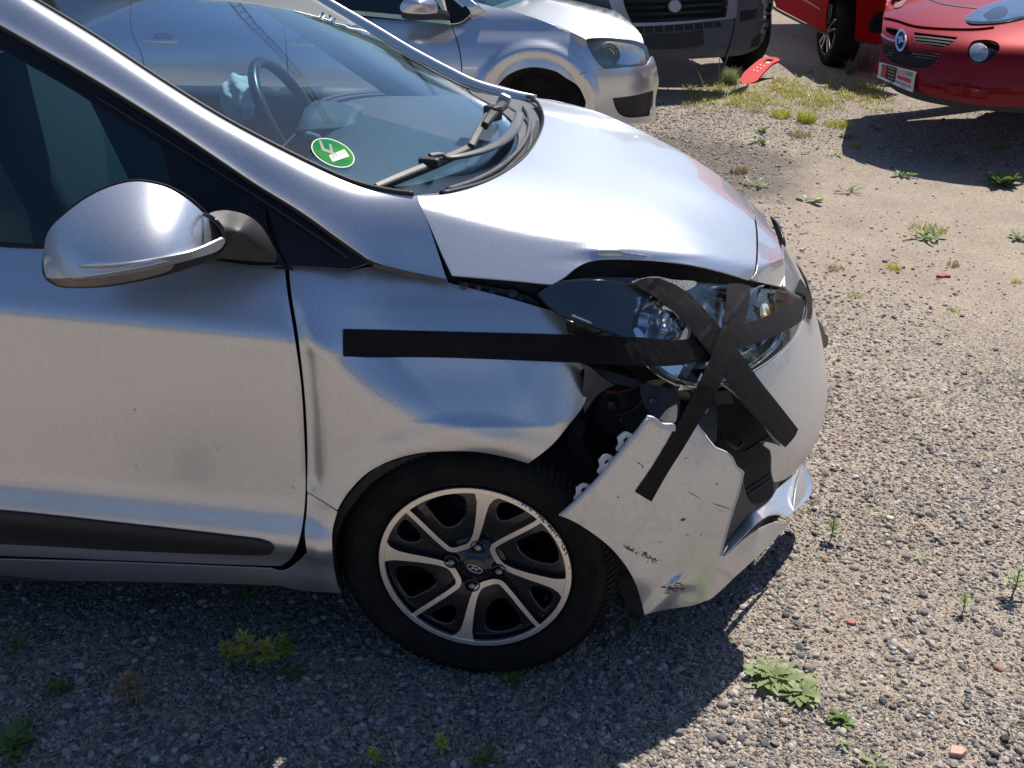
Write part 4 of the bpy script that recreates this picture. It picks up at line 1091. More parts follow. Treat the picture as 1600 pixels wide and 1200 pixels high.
flatplate('machined_ring', ring(.2005, 128), [ring(.1905, 128)], -.0062, .006, M['machined'], WHEEL, .005)
flatplate('wheel_face', ring(.194, 110), holesA, .009, .028, M['wheelblack'], WHEEL, .007, dish, lip=.004)
# curb rash on the ring edge
vs = []; fs = []
for k in range(70):
    a = math.radians(rnd.gauss(38, 13)); r = .2005 - abs(rnd.gauss(0, .0022)); s = rnd.uniform(.0005, .002)
    k0 = len(vs); vs += [(r * math.cos(a + q) + dx, -.0066, r * math.sin(a + q) + dz) for q, dx, dz in ((-.012, 0, 0), (0, s, s), (.012, 0, 0), (0, -s, -s))]; fs.append([k0, k0+1, k0+2, k0+3])
o_ = mkobj('kerb_scrape', wheel_local(vs), fs, scuff, WHEEL, False); o_['kind'] = 'stuff'
# hub, cap, lug bolts
lathe_obj('hub_boss', [(0, .006), (.033, .006), (.036, .010), (.060, .020), (.074, .030), (.075, .045)], M['wheelblack'], WHEEL, 48)
HUBC = lathe_obj('hub_cap', [(0, .0005), (.020, .0008), (.0265, .003), (.0285, .007)], M['wheelblack'], WHEEL, 40)
def lugs():
    for deg in (82, 172, -8, -98):
        x, z = P2(.0505, deg)
        V, F = lathe_data([(0, .000), (.004, .0003), (.0075, .003), (.0085, .006), (.0085, .018)], 6); V2, F2 = lathe_data([(.0085, .014), (.0135, .017), (.0135, .022)], 20)
        V = [(a + x, b, c + z) for a, b, c in V]; V2 = [(a + x, b, c + z) for a, b, c in V2]
        mkobj('lug_bolt', wheel_local(V), F, M['steel'], WHEEL, False)
        V3, F3 = lathe_data([(.0135, .0065), (.0160, .0068), (.0165, .012), (.013, .020)], 24); mkobj('lug_recess', wheel_local([(a + x, b, c + z) for a, b, c in V3]), F3, M['wheelblack'], WHEEL)
lugs()
# emblem: slanted letter in an oval ring
ew = simple('emblem_metal', (.75, .75, .74), .25, metal=1)
pa = [(.0165 * math.cos(t), .0085 * math.sin(t)) for t in np.linspace(0, 2 * math.pi, 40, endpoint=False)]
ang = math.radians(-22); rot = lambda p: (p[0] * math.cos(ang) - p[1] * math.sin(ang), p[0] * math.sin(ang) + p[1] * math.cos(ang))
V, F = tube_data([(*rot(p)[:1], 0, rot(p)[1]) for p in pa], .0010, 6, closed=True)
mkobj('emblem_ring', wheel_local(np.array(V) + [0, -.0003, 0]), F, ew, HUBC)
for seg in ([(-.0105, -.006), (-.0065, -.0035), (-.0035, .0045), (-.0045, .0072)], [(.0105, .006), (.0065, .0035), (.0035, -.0045), (.0045, -.0072)], [(-.0050, -.0012), (0, .0006), (.0050, .0012)]):
    V, F = tube_data([(rot(p)[0], 0, rot(p)[1]) for p in seg], .0014, 6)
    mkobj('emblem_stroke', wheel_local(np.array(V) + [0, -.0004, 0]), F, ew, HUBC)
lathe_obj('valve', [(0, -.004), (.004, -.004), (.004, .01)], M['rubber'], WHEEL, 8).data.transform(Matrix.Translation((.15, 0, -.07)))

# ============================================================ cabin and the parts of the shell behind
def CP(name, out, pts, mat, par=CAR, **k): return panel(name, out, surfY(pts), mat, par, **k)
# dashboard top as a curved sheet across the car
xs = [-.58, -.50, -.35, -.18, -.02]; rows = []
for y in (.12, .35, .6, .83, 1.06, 1.3, 1.54):
    rows.append([(x + (.06 - .14 * ((y - .83) / .7) ** 2), y, z + .012 * math.sin(y * 6) - .02 * abs(y - .83) ** 2) for x, z in zip(xs, (.86, .935, .955, .95, .955))])
loft('dashboard', rows, M['dash'], CAR, thick=.004, sub=(5, 4))
loft('dash_front', [[(-.56, y, .93), (-.60, y, .84), (-.58, y, .70), (-.5, y, .55)] for y in (.12, .83, 1.54)], M['interior'], CAR, thick=.004)
# demister vent along the glass foot
tube('demister_vent', crpath([(-.02, .35, .968), (.06, .6, .97), (.085, .83, .97), (.07, 1.06, .97), (-.02, 1.32, .968)], 6), .006, M['interior'], CAR, 8)
# instrument hood
loft('instrument_hood', [[(-.56, 1.07, .93), (-.55, 1.12, .965), (-.55, 1.22, .975), (-.55, 1.32, .965), (-.56, 1.38, .93)], [(-.40, 1.08, .945), (-.40, 1.14, .955), (-.40, 1.22, .96), (-.40, 1.30, .955), (-.40, 1.38, .945)]], M['dash'], CAR, thick=.006)
# steering wheel on the far (left) side
SWC = np.array([-.60, 1.22, .925]); tilt = Matrix.Rotation(math.radians(-28), 3, 'Y')
pp = [np.array(tilt @ Vector((0, .185 * math.cos(t), .185 * math.sin(t)))) + SWC for t in np.linspace(0, 2 * math.pi, 40, endpoint=False)]
SW = tube('steering_wheel', pp, .016, simple('worn_black_leather', (.02, .022, .025), .3), CAR, 12, closed=True)
for a in (200, -20, 270):
    d = np.array(tilt @ Vector((0, math.cos(math.radians(a)), math.sin(math.radians(a))))); tube('wheel_spoke', [SWC + d * .05 + [.03, 0, 0], SWC + d * .18], [.022, .014], M['interior'], SW, 8)
# spent airbag spilling from the boss: crumpled cloth
bm = bmesh.new(); bmesh.ops.create_icosphere(bm, subdivisions=4, radius=1)
for v in bm.verts:
    d = v.co.copy(); n_ = math.sin(d.x * 7 + 1) * math.cos(d.y * 6 + 2) + .6 * math.sin(d.z * 9 + d.x * 5) + .35 * math.sin(d.y * 17 + d.z * 13)
    s = 1 + .09 * n_; v.co = Vector((d.x * .045 * s, d.y * .08 * s, d.z * .065 * s))
V = [np.array(v.co) + [-.76, 1.25, .985] for v in bm.verts]; F = [[v.index for v in f.verts] for f in bm.faces]; bm.free()
ab = mkobj('spent_airbag', V, F, M['airbag'], CAR); ab['label'] = 'crumpled white airbag hanging from the steering wheel'
tube('column_stalk', [(-.52, 1.05, .93), (-.48, .98, .94)], .012, M['interior_lt'], CAR, 8)
tube('column_shroud', [(-.56, 1.20, .93), (-.42, 1.18, .91)], [.045, .05], M['interior_lt'], CAR, 16)
# far windscreen pillar: grey trim inside, silver outside
gin = [(250, -92), (300, -52), (385, 0), (480, 62), (560, 118), (640, 172), (700, 215), (738, 245)]
gout = [(330, -110), (400, -58), (478, -8), (560, 42), (620, 80), (680, 116), (722, 142), (745, 156)]
A = [atY(u, v, 1.50 - .0004 * max(0, 700 - u)) for u, v in gin]; B = [atY(u, v, 1.57 - .0004 * max(0, 700 - u)) for u, v in gout]
mid = [(np.array(a) + b) / 2 + np.array([-.01, -.035, -.0]) for a, b in zip(A, B)]
loft('pillar_trim', [A, mid, B], simple('grey_pillar_trim', (.16, .18, .19), .7, var=.05, scale=60), CAR, thick=.01, sub=(5, 4))
gfar = [(420, -60), (498, -8), (580, 40), (640, 76), (700, 108), (742, 128), (790, 142), (836, 152)]
loft('windscreen_pillar', [[atY(u - 9, v + 7, 1.580) for u, v in gfar], [atY(u - 2, v + 1, 1.585) for u, v in gfar], [atY(u + 3, v - 2, 1.594) for u, v in gfar], [atY(u + 3, v - 1, 1.600) - [0, 0, .03] for u, v in gfar]], M['silver'], CAR, thick=.004, sub=(5, 4))
tube('windscreen_seal', crpath([atY(u - 13, v + 9, 1.535) for u, v in gfar[:-1]], 4), .003, M['greyplastic'], CAR, 6)
# far door: inner skin with belt, outer skin
def wall(name, prof, xs_, mat, thick=.004): return loft(name, [[(x, y, z) for y, z in prof] for x in xs_], mat, CAR, thick=thick, sub=(2, 3))
wall('door', [(1.60, .22), (1.655, .45), (1.66, .7), (1.63, .88), (1.60, .945)], (-2.3, -1.2, -.35), M['silver'])
wall('door_inner_trim', [(1.50, .35), (1.52, .7), (1.54, .9), (1.57, .945), (1.60, .95)], (-1.6, -1.0, -.40), M['interior'])
wall('fender', [(1.60, .50), (1.655, .60), (1.66, .68), (1.62, .76), (1.56, .78)], (-.35, .1, .40), M['silver'])
wall('floor_pan', [(.12, .2), (.6, .2), (1.2, .2), (1.6, .22)], (-2.4, -1.0, .35), M['dark'])
wall('firewall', [(.10, .25), (.12, .6), (.2, .86), (.83, .9), (1.5, .86), (1.6, .3)], (-.40, -.38), M['dark'])
wall('door_inner_trim', [(.13, .35), (.11, .6), (.10, .9), (.09, .935)], (-2.2, -1.0, -.36), M['interior'])
# seats with head restraints
def seat(x, y):
    S = box('seat_base', (x, y, .48), (.50, .48, .18), M['fabric'], CAR, None, .05, True)
    R_ = Matrix.Rotation(math.radians(-18), 3, 'Y')
    box('seat_backrest', (x - .30, y, .82), (.13, .46, .62), M['fabric'], S, R_, .05, True)
    box('headrest', (x - .42, y, 1.20), (.10, .24, .17), M['fabric'], S, R_, .045, True)
    return S
seat(-1.00, .44); seat(-1.00, 1.22)
box('rear_bench', (-1.95, .83, .75), (.16, 1.3, .6), M['fabric'], CAR, Matrix.Rotation(math.radians(-18), 3, 'Y'), .05, True)
# roof, rear pillars and tail: out of frame, they close the car and cast its shade
rf = []
for x, z, w0 in ((-1.02, 1.42, .33), (-1.25, 1.46, .31), (-1.6, 1.47, .28), (-2.2, 1.44, .29), (-2.65, 1.36, .33)):
    rf.append([(x + .10, w0, z - .02), (x + .13, .45, z + .02), (x + .15, .83, z + .035), (x + .13, 1.21, z + .02), (x + .10, 1.66 - w0, z - .02)])
loft('roof', rf, M['silver'], CAR, thick=.02)
for y0, y1, s_ in ((.09, .28, 1), (1.57, 1.38, -1)):
    for x in (-1.32, -2.25):
        if y0 < 1 and x > -2: pass
        loft('door_pillar', [[(x, y0 , .94), (x - .03, (y0 + y1) / 2 , 1.2), (x - .08, y1, 1.44)], [(x - .14, y0, .94), (x - .16, (y0 + y1) / 2, 1.2), (x - .18, y1, 1.44)]], M['sailblack'], CAR, thick=.02)
loft('tailgate', [[(-3.0, .12, .3), (-3.02, .83, .3), (-3.0, 1.54, .3)], [(-3.0, .1, .8), (-3.03, .83, .8), (-3.0, 1.56, .8)], [(-2.6, .33, 1.36), (-2.62, .83, 1.38), (-2.6, 1.33, 1.36)]], M['silver'], CAR, thick=.01)
loft('rear_quarter', [[(x, .04, .25), (x, .02, .5), (x, .03, .8), (x, .10, .95)] for x in (-1.44, -2.0, -2.6, -2.97)], M['silver'], CAR, thick=.006)
# far front wheel and rear wheels
for (x, y) in ((0, 1.47), (-2.385, 1.47), (-2.385, .10)):
    V, F = lathe_data([(0, .02), (.19, .02), (.2, 0), (.25, -.01), (.285, .02), (.29, .09), (.285, .16), (.2, .18), (0, .16)], 40)
    mkobj('wheel', [(a + x, b + y, c + .288) for a, b, c in V], F, M['tyre'], CAR)
# radiator, engine bay mass
loft('wing_light_block', [[(x, .27 + .35 * max(0, x - .2), z) for z in (.25, .5, .7, .86 - .25 * max(0, x - .1))] for x in (-.38, -.1, .15, .38)], M['dark'], CAR, thick=.004)  # hidden sheet added to stop sunlight leaking past the wing
loft('nose_light_block', [[(.13 + a_ * abs(math.cos(t)) ** .9, .83 - b_ * abs(math.sin(t)) ** .9 * (1 if t > 0 else -1), z) for t in np.linspace(-1.5, 1.32, 16)] for z, a_, b_ in ((.135, .64, .68), (.3, .65, .68), (.5, .63, .68), (.62, .53, .64), (.72, .42, .58))], M['dark'], CAR, thick=.004, sub=(3, 3))  # dark mass added behind the skin to block sun, keeps the nose shadow solid
loft('undertray_light_block', [[(x, y, .145) for y in (.20 + max(0, x - .1) * .75, .75, 1.1, 1.4)] for x in (-.3, .1, .40, .64)], M['dark'], CAR, thick=.006)  # flat sheet added low down to fill the shadow under the nose
box('radiator', (.50, .83, .50), (.06, 1.1, .42), M['dark'], CAR, None, .01)
box('engine_cover', (.15, .83, .62), (.45, .9, .3), M['dark'], CAR, None, .05)
loft('bumper_shell', [[(.15 + a_ * abs(math.cos(t)) ** (2/2.45), .83 + b_ * abs(math.sin(t)) ** (2/2.45), z) for t in np.linspace(-1.57, .18, 14)] for z, a_, b_ in ((.13, .70, .77), (.3, .72, .80), (.44, .72, .81), (.6, .67, .80), (.67, .61, .79))], M['silver'], CAR, thick=.004, sub=(3, 3))

# ============================================================ ground
def ground_mat():
    m, nt, b = new_mat('gravel_and_dust_ground'); L = nt.links.new
    tc = nt.nodes.new('ShaderNodeTexCoord')
    def vor(s, feat='F1'):
        v = nt.nodes.new('ShaderNodeTexVoronoi'); v.inputs['Scale'].default_value = s; v.feature = feat
        L(tc.outputs['Object'], v.inputs['Vector']); return v
    v1 = vor(115); v2 = vor(46); v3 = vor(260)
    n0 = noise(nt, .55, 5, .6); n1 = noise(nt, 2.6, 6, .7); n2 = noise(nt, 420, 3, .6)
    dirt = ramp(nt, n1.outputs[0], [(.3, (0.270, 0.215, 0.163)), (.5, (0.355, 0.288, 0.225)), (.72, (0.435, 0.356, 0.28))])
    def stones(v):
        s = nt.nodes.new('ShaderNodeSeparateColor'); L(v.outputs['Color'], s.inputs[0])
        return ramp(nt, s.outputs[0], [(0, (0.086, 0.079, 0.076)), (.35, (0.172, 0.153, 0.138)), (.6, (0.267, 0.228, 0.185)), (.8, (0.387, 0.323, 0.249)), (.93, (0.430, 0.378, 0.318)), (1, (0.516, 0.482, 0.430))])
    st1 = stones(v1); st3 = stones(v3); st2 = stones(v2)
    def mix(f, a, b_, blend='MIX'):
        x = nt.nodes.new('ShaderNodeMix'); x.data_type = 'RGBA'; x.blend_type = blend
        (L(f, x.inputs[0]) if not isinstance(f, float) else setattr(x.inputs[0], 'default_value', f)); L(a, x.inputs[6]); L(b_, x.inputs[7]); return x.outputs[2]
    # coverage of stone against dust: patchy
    cov = maprange(nt, n0.outputs[0], .40, .60, .12, .7)
    s = nt.nodes.new('ShaderNodeSeparateColor'); L(v1.outputs['Color'], s.inputs[0])
    lt = nt.nodes.new('ShaderNodeMath'); lt.operation = 'LESS_THAN'; L(s.outputs[1], lt.inputs[0]); L(cov.outputs[0], lt.inputs[1])
    s3 = nt.nodes.new('ShaderNodeSeparateColor'); L(v3.outputs['Color'], s3.inputs[0])
    lt3 = nt.nodes.new('ShaderNodeMath'); lt3.operation = 'LESS_THAN'; L(s3.outputs[1], lt3.inputs[0]); lt3.inputs[1].default_value = .55
    # worn tan earth on the track to the right, darker loose gravel beside the bonnet
    geo = nt.nodes.new('ShaderNodeNewGeometry')
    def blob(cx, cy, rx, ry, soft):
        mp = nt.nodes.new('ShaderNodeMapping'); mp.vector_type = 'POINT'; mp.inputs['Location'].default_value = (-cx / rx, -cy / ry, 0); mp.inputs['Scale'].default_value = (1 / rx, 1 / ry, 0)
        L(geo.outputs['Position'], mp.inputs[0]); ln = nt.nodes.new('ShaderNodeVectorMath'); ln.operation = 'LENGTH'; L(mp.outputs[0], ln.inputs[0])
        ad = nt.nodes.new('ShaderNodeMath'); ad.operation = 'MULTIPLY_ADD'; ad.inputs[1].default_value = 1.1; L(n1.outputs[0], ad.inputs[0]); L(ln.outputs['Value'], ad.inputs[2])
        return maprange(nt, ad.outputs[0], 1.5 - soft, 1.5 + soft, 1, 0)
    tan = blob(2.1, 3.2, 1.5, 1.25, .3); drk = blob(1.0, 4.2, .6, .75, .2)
    lt3b = nt.nodes.new('ShaderNodeMath'); lt3b.operation = 'MULTIPLY_ADD'; lt3b.inputs[1].default_value = -.4; L(tan.outputs[0], lt3b.inputs[0]); L(lt3.outputs[0], lt3b.inputs[2]); lt3b.use_clamp = True
    lt = (lambda o: o)(lt); m1 = nt.nodes.new('ShaderNodeMath'); m1.operation = 'MULTIPLY_ADD'; m1.inputs[1].default_value = -.72; L(tan.outputs[0], m1.inputs[0]); L(lt.outputs[0], m1.inputs[2]); m1.use_clamp = True
    lt3 = lt3b; lt = m1
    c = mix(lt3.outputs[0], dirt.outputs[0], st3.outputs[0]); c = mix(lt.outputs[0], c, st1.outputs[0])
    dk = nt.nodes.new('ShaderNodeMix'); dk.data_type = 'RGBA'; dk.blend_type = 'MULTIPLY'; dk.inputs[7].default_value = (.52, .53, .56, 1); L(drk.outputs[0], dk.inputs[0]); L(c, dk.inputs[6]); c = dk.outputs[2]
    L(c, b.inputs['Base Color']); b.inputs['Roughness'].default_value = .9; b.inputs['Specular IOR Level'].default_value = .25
    # relief
    h1 = maprange(nt, v1.outputs[0], 0, .55, 1, 0); h3 = maprange(nt, v3.outputs[0], 0, .55, .35, 0)
    mu = nt.nodes.new('ShaderNodeMath'); mu.operation = 'MULTIPLY'; L(h1.outputs[0], mu.inputs[0]); L(lt.outputs[0], mu.inputs[1])
    a = nt.nodes.new('ShaderNodeMath'); L(mu.outputs[0], a.inputs[0]); L(h3.outputs[0], a.inputs[1])
    a2 = nt.nodes.new('ShaderNodeMath'); a2.operation = 'MULTIPLY_ADD'; a2.inputs[1].default_value = .25; L(n2.outputs[0], a2.inputs[0]); L(a.outputs[0], a2.inputs[2])
    bumpn(nt, a2.outputs[0], 1.0, .006, b)
    return m
M['ground'] = ground_mat()
def gz(x, y):
    return .010 * math.sin(x * 1.7 + .5) * math.cos(y * 1.3) * min(1, max(0, (abs(y - .6) - 1.0))) + .004 * math.sin(x * 5.1 + y * 3.3) * math.sin(y * 4.4 - x)
gx = np.concatenate([[-900, -300, -100, -40, -20, -12, -8, -6], np.arange(-5, 9.01, .12), [10, 12, 16, 25, 50, 120, 400, 900]])
gy = np.concatenate([[-900, -300, -100, -40, -20, -10, -6, -4], np.arange(-3, 13.01, .12), [14, 16, 20, 30, 60, 140, 400, 900]])
V = [(x, y, gz(x, y) if (abs(x) < 9 and abs(y) < 13) else 0) for y in gy for x in gx]; n_ = len(gx)
F = [[j*n_ + i, j*n_ + i + 1, (j+1)*n_ + i + 1, (j+1)*n_ + i] for j in range(len(gy) - 1) for i in range(n_ - 1)]
GR = mkobj('ground', V, F, M['ground'], None, True); meta(GR, 'gravel yard of grey stones and tan dust', kind='structure')

# loose stones: real pebbles, instanced, seen one by one only near the camera
def pebble_mat():
    m, nt, b = new_mat('mixed_gravel_stone'); L = nt.links.new
    oi = nt.nodes.new('ShaderNodeObjectInfo')
    r = ramp(nt, oi.outputs['Random'], [(0, (0.074, 0.073, 0.078)), (.15, (0.131, 0.126, 0.130)), (.38, (0.206, 0.189, 0.180)), (.6, (0.288, 0.253, 0.222)), (.78, (0.370, 0.321, 0.273)), (.9, (0.412, 0.377, 0.338)), (.965, (0.494, 0.479, 0.462)), (.99, (0.30, 0.19, 0.15)), (1, (0.40, 0.17, 0.12))])
    n = noise(nt, 90, 4, .6); mr = maprange(nt, n.outputs[0], .3, .7, .72, 1.2)
    x = nt.nodes.new('ShaderNodeMix'); x.data_type = 'RGBA'; x.blend_type = 'MULTIPLY'; x.inputs[0].default_value = 1
    L(r.outputs[0], x.inputs[6]); L(mr.outputs[0], x.inputs[7]); L(x.outputs[2], b.inputs['Base Color'])
    b.inputs['Roughness'].default_value = .75; b.inputs['Specular IOR Level'].default_value = .3
    return m
M['pebble'] = pebble_mat()
def pebble_mesh(k):
    r = random.Random(k); bm = bmesh.new(); bmesh.ops.create_icosphere(bm, subdivisions=2 if k % 3 else 1, radius=1)
    cuts = [(Vector((r.uniform(-1, 1), r.uniform(-1, 1), r.uniform(-1, 1))).normalized(), r.uniform(.55, .9)) for _ in range(7)]
    sc = (1.0, r.uniform(.6, .9), r.uniform(.4, .65))
    for v in bm.verts:
        for n, d in cuts:
            e = v.co.dot(n) - d
            if e > 0: v.co -= n * e * .9
        v.co = Vector((v.co.x * sc[0], v.co.y * sc[1], v.co.z * sc[2]))
    me = bpy.data.meshes.new('stone_shape'); bm.to_mesh(me); bm.free(); me.materials.append(M['pebble'])
    if k % 2: me.polygons.foreach_set('use_smooth', [True] * len(me.polygons))
    return me
def scatter(name, label, pts, size, tilt=.5, kinds=6, seed=1):
    """joined gravel layer: a point mesh whose points carry stones through geometry nodes"""
    me = bpy.data.meshes.new(name); me.from_pydata([tuple(p) for p in pts], [], [])
    a = me.attributes.new('size', 'FLOAT', 'POINT'); a.data.foreach_set('value', np.asarray(size, np.float32))
    o = link(bpy.data.objects.new(name, me)); meta(o, label, kind='stuff')
    col = bpy.data.collections.new(name + '_shapes')
    for k in range(kinds):
        s = bpy.data.objects.new('stone_shape', pebble_mesh(seed * 10 + k)); col.objects.link(s)
    ng = bpy.data.node_groups.new(name, 'GeometryNodeTree'); N = ng.nodes; Lk = ng.links.new
    ng.interface.new_socket('Geometry', in_out='INPUT', socket_type='NodeSocketGeometry'); ng.interface.new_socket('Geometry', in_out='OUTPUT', socket_type='NodeSocketGeometry')
    gi = N.new('NodeGroupInput'); go = N.new('NodeGroupOutput'); ip = N.new('GeometryNodeInstanceOnPoints'); ci = N.new('GeometryNodeCollectionInfo')
    ci.inputs['Collection'].default_value = col; ci.inputs['Separate Children'].default_value = True; ci.inputs['Reset Children'].default_value = True
    ip.inputs['Pick Instance'].default_value = True
    rv = N.new('FunctionNodeRandomValue'); rv.data_type = 'FLOAT_VECTOR'; rv.inputs[0].default_value = (-tilt, -tilt, 0); rv.inputs[1].default_value = (tilt, tilt, 6.28)
    na = N.new('GeometryNodeInputNamedAttribute'); na.data_type = 'FLOAT'; na.inputs[0].default_value = 'size'
    m2p = N.new('GeometryNodeMeshToPoints')
    Lk(gi.outputs[0], m2p.inputs[0]); Lk(m2p.outputs[0], ip.inputs['Points']); Lk(ci.outputs[0], ip.inputs['Instance'])
    Lk(rv.outputs[0], ip.inputs['Rotation']); Lk(na.outputs[0], ip.inputs['Scale']); Lk(ip.outputs[0], go.inputs[0])
    md = o.modifiers.new('stones', 'NODES'); md.node_group = ng
    return o
def gravel_points(n, region, size_fn, seed):
    r = np.random.RandomState(seed); (x0, x1, y0, y1) = region
    x = r.uniform(x0, x1, n); y = r.uniform(y0, y1, n)
    return r, x, y
# only ground that a standing viewer near the photograph's place sees
def seen(x, y, mu=120):
    d = np.stack([x, y, np.zeros_like(x)], 1) - CAM; D = d @ _F; u = 800 + F_PX * (d @ _R) / D; v = 600 - F_PX * (d @ _U) / D
    return (D > .2) & (u > -mu) & (u < 1600 + mu) & (v > -mu) & (v < 1200 + mu)
P_, S_ = [], []
r_, x, y = gravel_points(300000, (-1.6, 2.6, -.75, 1.6), None, 3)
k = seen(x, y); x, y = x[k], y[k]
patch = np.sin(x * 3.1 + 1) * np.cos(y * 2.7 + x) + .5 * np.sin(x * 7 + y * 5)
keep = r_.uniform(0, 1, len(x)) < np.clip(.34 + .34 * patch + .55 * (y < .0) + .3 * (x < .75), .08, 1) * np.clip(1.3 - .35 * (y + .3), .3, 1)
x, y = x[keep], y[keep]; s = np.clip(r_.lognormal(math.log(.0031), .55, len(x)), .0016, .015)
P_.append(np.c_[x, y, np.array([gz(a, b) for a, b in zip(x, y)]) + s * .12]); S_.append(s)
r_, x, y = gravel_points(60000, (.4, 4.6, 1.2, 6.0), None, 4)
k = seen(x, y, 60); x, y = x[k], y[k]; s = np.clip(r_.lognormal(math.log(.0058), .4, len(x)), .003, .016)
keep = r_.uniform(0, 1, len(x)) < np.where((x < 1.35) & (y > 2.2), .95, np.clip(.32 + .45 * (np.sin(x * 1.9 + y) * np.cos(y * 1.3 - x * .7) + .4 * np.sin(x * 4.3 - y * 2.1)), .06, .8)); keep &= (((x - 2.1) / 1.5) ** 2 + ((y - 3.2) / 1.25) ** 2 > r_.uniform(.3, 1.3, len(x))) | (r_.uniform(0, 1, len(x)) < .28)
x, y, s = x[keep], y[keep], s[keep]
P_.append(np.c_[x, y, np.array([gz(a, b) for a, b in zip(x, y)]) + s * .1]); S_.append(s)
scatter('gravel', 'loose grey and tan gravel stones lying over the yard', np.concatenate(P_), np.concatenate(S_), seed=1)

# unseen leafy ring added round the yard to block bright horizon sky
def horizon_ring_mat():
    m, nt, b = new_mat('horizon_ring_green'); n = noise(nt, 1.2, 8, .75)
    r = ramp(nt, n.outputs[0], [(.35, (.012, .022, .008)), (.6, (.05, .075, .025)), (.75, (.09, .115, .04))]); nt.links.new(r.outputs[0], b.inputs['Base Color']); b.inputs['Roughness'].default_value = .9
    return m
V = []; F = []; NA, NH = 360, 14; hr_ = random.Random(3)
for i in range(NA):
    a = 2 * math.pi * i / NA; top = 5.0 + 1.6 * math.sin(a * 5) + 1.1 * math.sin(a * 13 + 1) + .8 * math.sin(a * 37)
    for j in range(NH):
        t = j / (NH - 1); R_ = 42 + 3 * math.sin(a * 3) + 2.2 * math.sin(t * 2.6) * -1 + hr_.uniform(-.5, .5) + (1.5 * t * t)
        V.append((R_ * math.cos(a), R_ * math.sin(a) , -.05 + top * t * (1 + hr_.uniform(-.05, .05))))
for i in range(NA):
    k = (i + 1) % NA
    for j in range(NH - 1): F.append([i*NH + j, k*NH + j, k*NH + j + 1, i*NH + j + 1])
meta(mkobj('horizon_block_ring', V, F, horizon_ring_mat(), None, False), 'unseen green ring added round the yard to darken the horizon', kind='stuff')

# ============================================================ neighbouring silver hatchback
POLO = thing('parked_car', 'undamaged silver hatchback parked parallel behind the taped car', 'car', (0, 5.1, 0))
_pa = spline1([0, .12, .2, .4, .52, .60, .66, .72, .80, .9], [.60, .635, .64, .65, .635, .59, .53, .45, .30, .05])
_pb = spline1([0, .12, .2, .4, .55, .62, .66, .72, .80, .9], [.78, .80, .815, .838, .828, .808, .790, .745, .70, .58])
def polo_g(P, uv):
    x, y, z = P.T; xx = np.clip(x, -4, .15)
    zz = z - .012 * (.15 - xx)
    b = _pb(zz); r = np.hypot(x - .01, z - .29)
    b = b + .022 * (1 - sstep(np.abs(r - .345), 0, .055)) * (z < .7)
    rx = np.maximum(x - .15, 0) / np.maximum(_pa(z), .05); ry = np.abs(5.17 - y) / b
    return (rx ** 2.7 + ry ** 2.7) ** (1 / 2.7) - 1
PB = hit(polo_g, 4.5, 9.5)
def pp_(name, out, mat, par=POLO, d=0.0, **k): return panel(name, out, lift(PB, d) if d else PB, mat, par, **k)
pp_('rear_door', [(206, -20, 1), (205, 40), (212, 62), (224, 92), (236, 180), (232, 300, 1), (448, 300, 1), (452, 180), (447, 90), (440, 22), (438, 12, 1)], M['silver2'], step=14)
pp_('front_door', [(440, 12, 1), (442, 22), (449, 90), (455, 180), (450, 300, 1), (718, 300, 1), (722, 200), (721, 118), (716, 75), (703, 38, 1), (640, 33), (560, 28), (500, 22)], M['silver2'], step=9)
pp_('rear_side', [(-260, -60, 1), (204, -22, 1), (203, 40), (210, 62), (222, 92), (234, 180), (230, 300, 1), (-260, 290, 1)], M['silver2'], step=20)
pp_('fender', [(705, 38, 1), (718, 36), (728, 30), (735, 21), (729, 11), (722, 4), (735, 1, 1), (760, 8), (800, 18), (850, 33), (905, 58), (916, 62, 1), (921, 78), (935, 100), (944, 107, 1), (915, 112), (905, 116, 1), (890, 124), (870, 112), (848, 106), (828, 105), (808, 110), (790, 120), (775, 138), (768, 160), (766, 200), (768, 240, 1), (724, 240, 1), (724, 200), (723, 118), (718, 74)], M['silver2'], step=6)
pp_('front_bumper', [(888, 124, 1), (905, 117), (922, 111), (944, 108, 1), (975, 106), (1005, 103), (1012, 100, 1), (1018, 88), (1022, 92), (1027, 110), (1029, 130), (1026, 145), (1024, 165), (1030, 184, 1), (1022, 190), (1000, 192), (975, 194), (900, 190, 1), (915, 165), (912, 150), (903, 134)], M['silver2'], step=6,
    holes=[[(957, 153, 1), (990, 149), (1021, 141, 1), (1020, 165), (1018, 181, 1), (985, 184), (970, 180), (962, 170)]])
pp_('fog_lamp_insert', [(955, 152, 1), (990, 147), (1023, 140, 1), (1022, 165), (1020, 183, 1), (985, 186), (968, 181), (960, 170)], M['blackplastic'], d=-.02, step=6)
pl_ = pp_('headlight', [(917, 63, 1), (930, 60), (955, 60), (990, 64), (1007, 70), (1012, 80), (1015, 95), (1010, 101, 1), (985, 105), (945, 106, 1), (932, 92), (922, 76)], M['clear'], step=5, d=.002)
pp_('lamp_housing', [(915, 62, 1), (955, 58), (1007, 68), (1017, 95), (1010, 104), (985, 108), (945, 108), (930, 92)], simple('smoky_lamp_inside', (.30, .29, .24), .3, metal=.6, var=.4, scale=12), pl_, d=-.035, step=7)
c = atY(950, 86, 4.43); V, F = lathe_data([(.0, .03), (.03, .028), (.055, .015), (.068, -.01)], 24); mkobj('reflector', [np.array(p) + c for p in V], F, M['chrome'], pl_)
panel('lamp_reflector', [(968, 74, 1), (990, 76), (1004, 82), (1006, 96, 1), (985, 100), (966, 98, 1)], lift(PB, -.03), M['chrome_soft'], pl_, step=4)
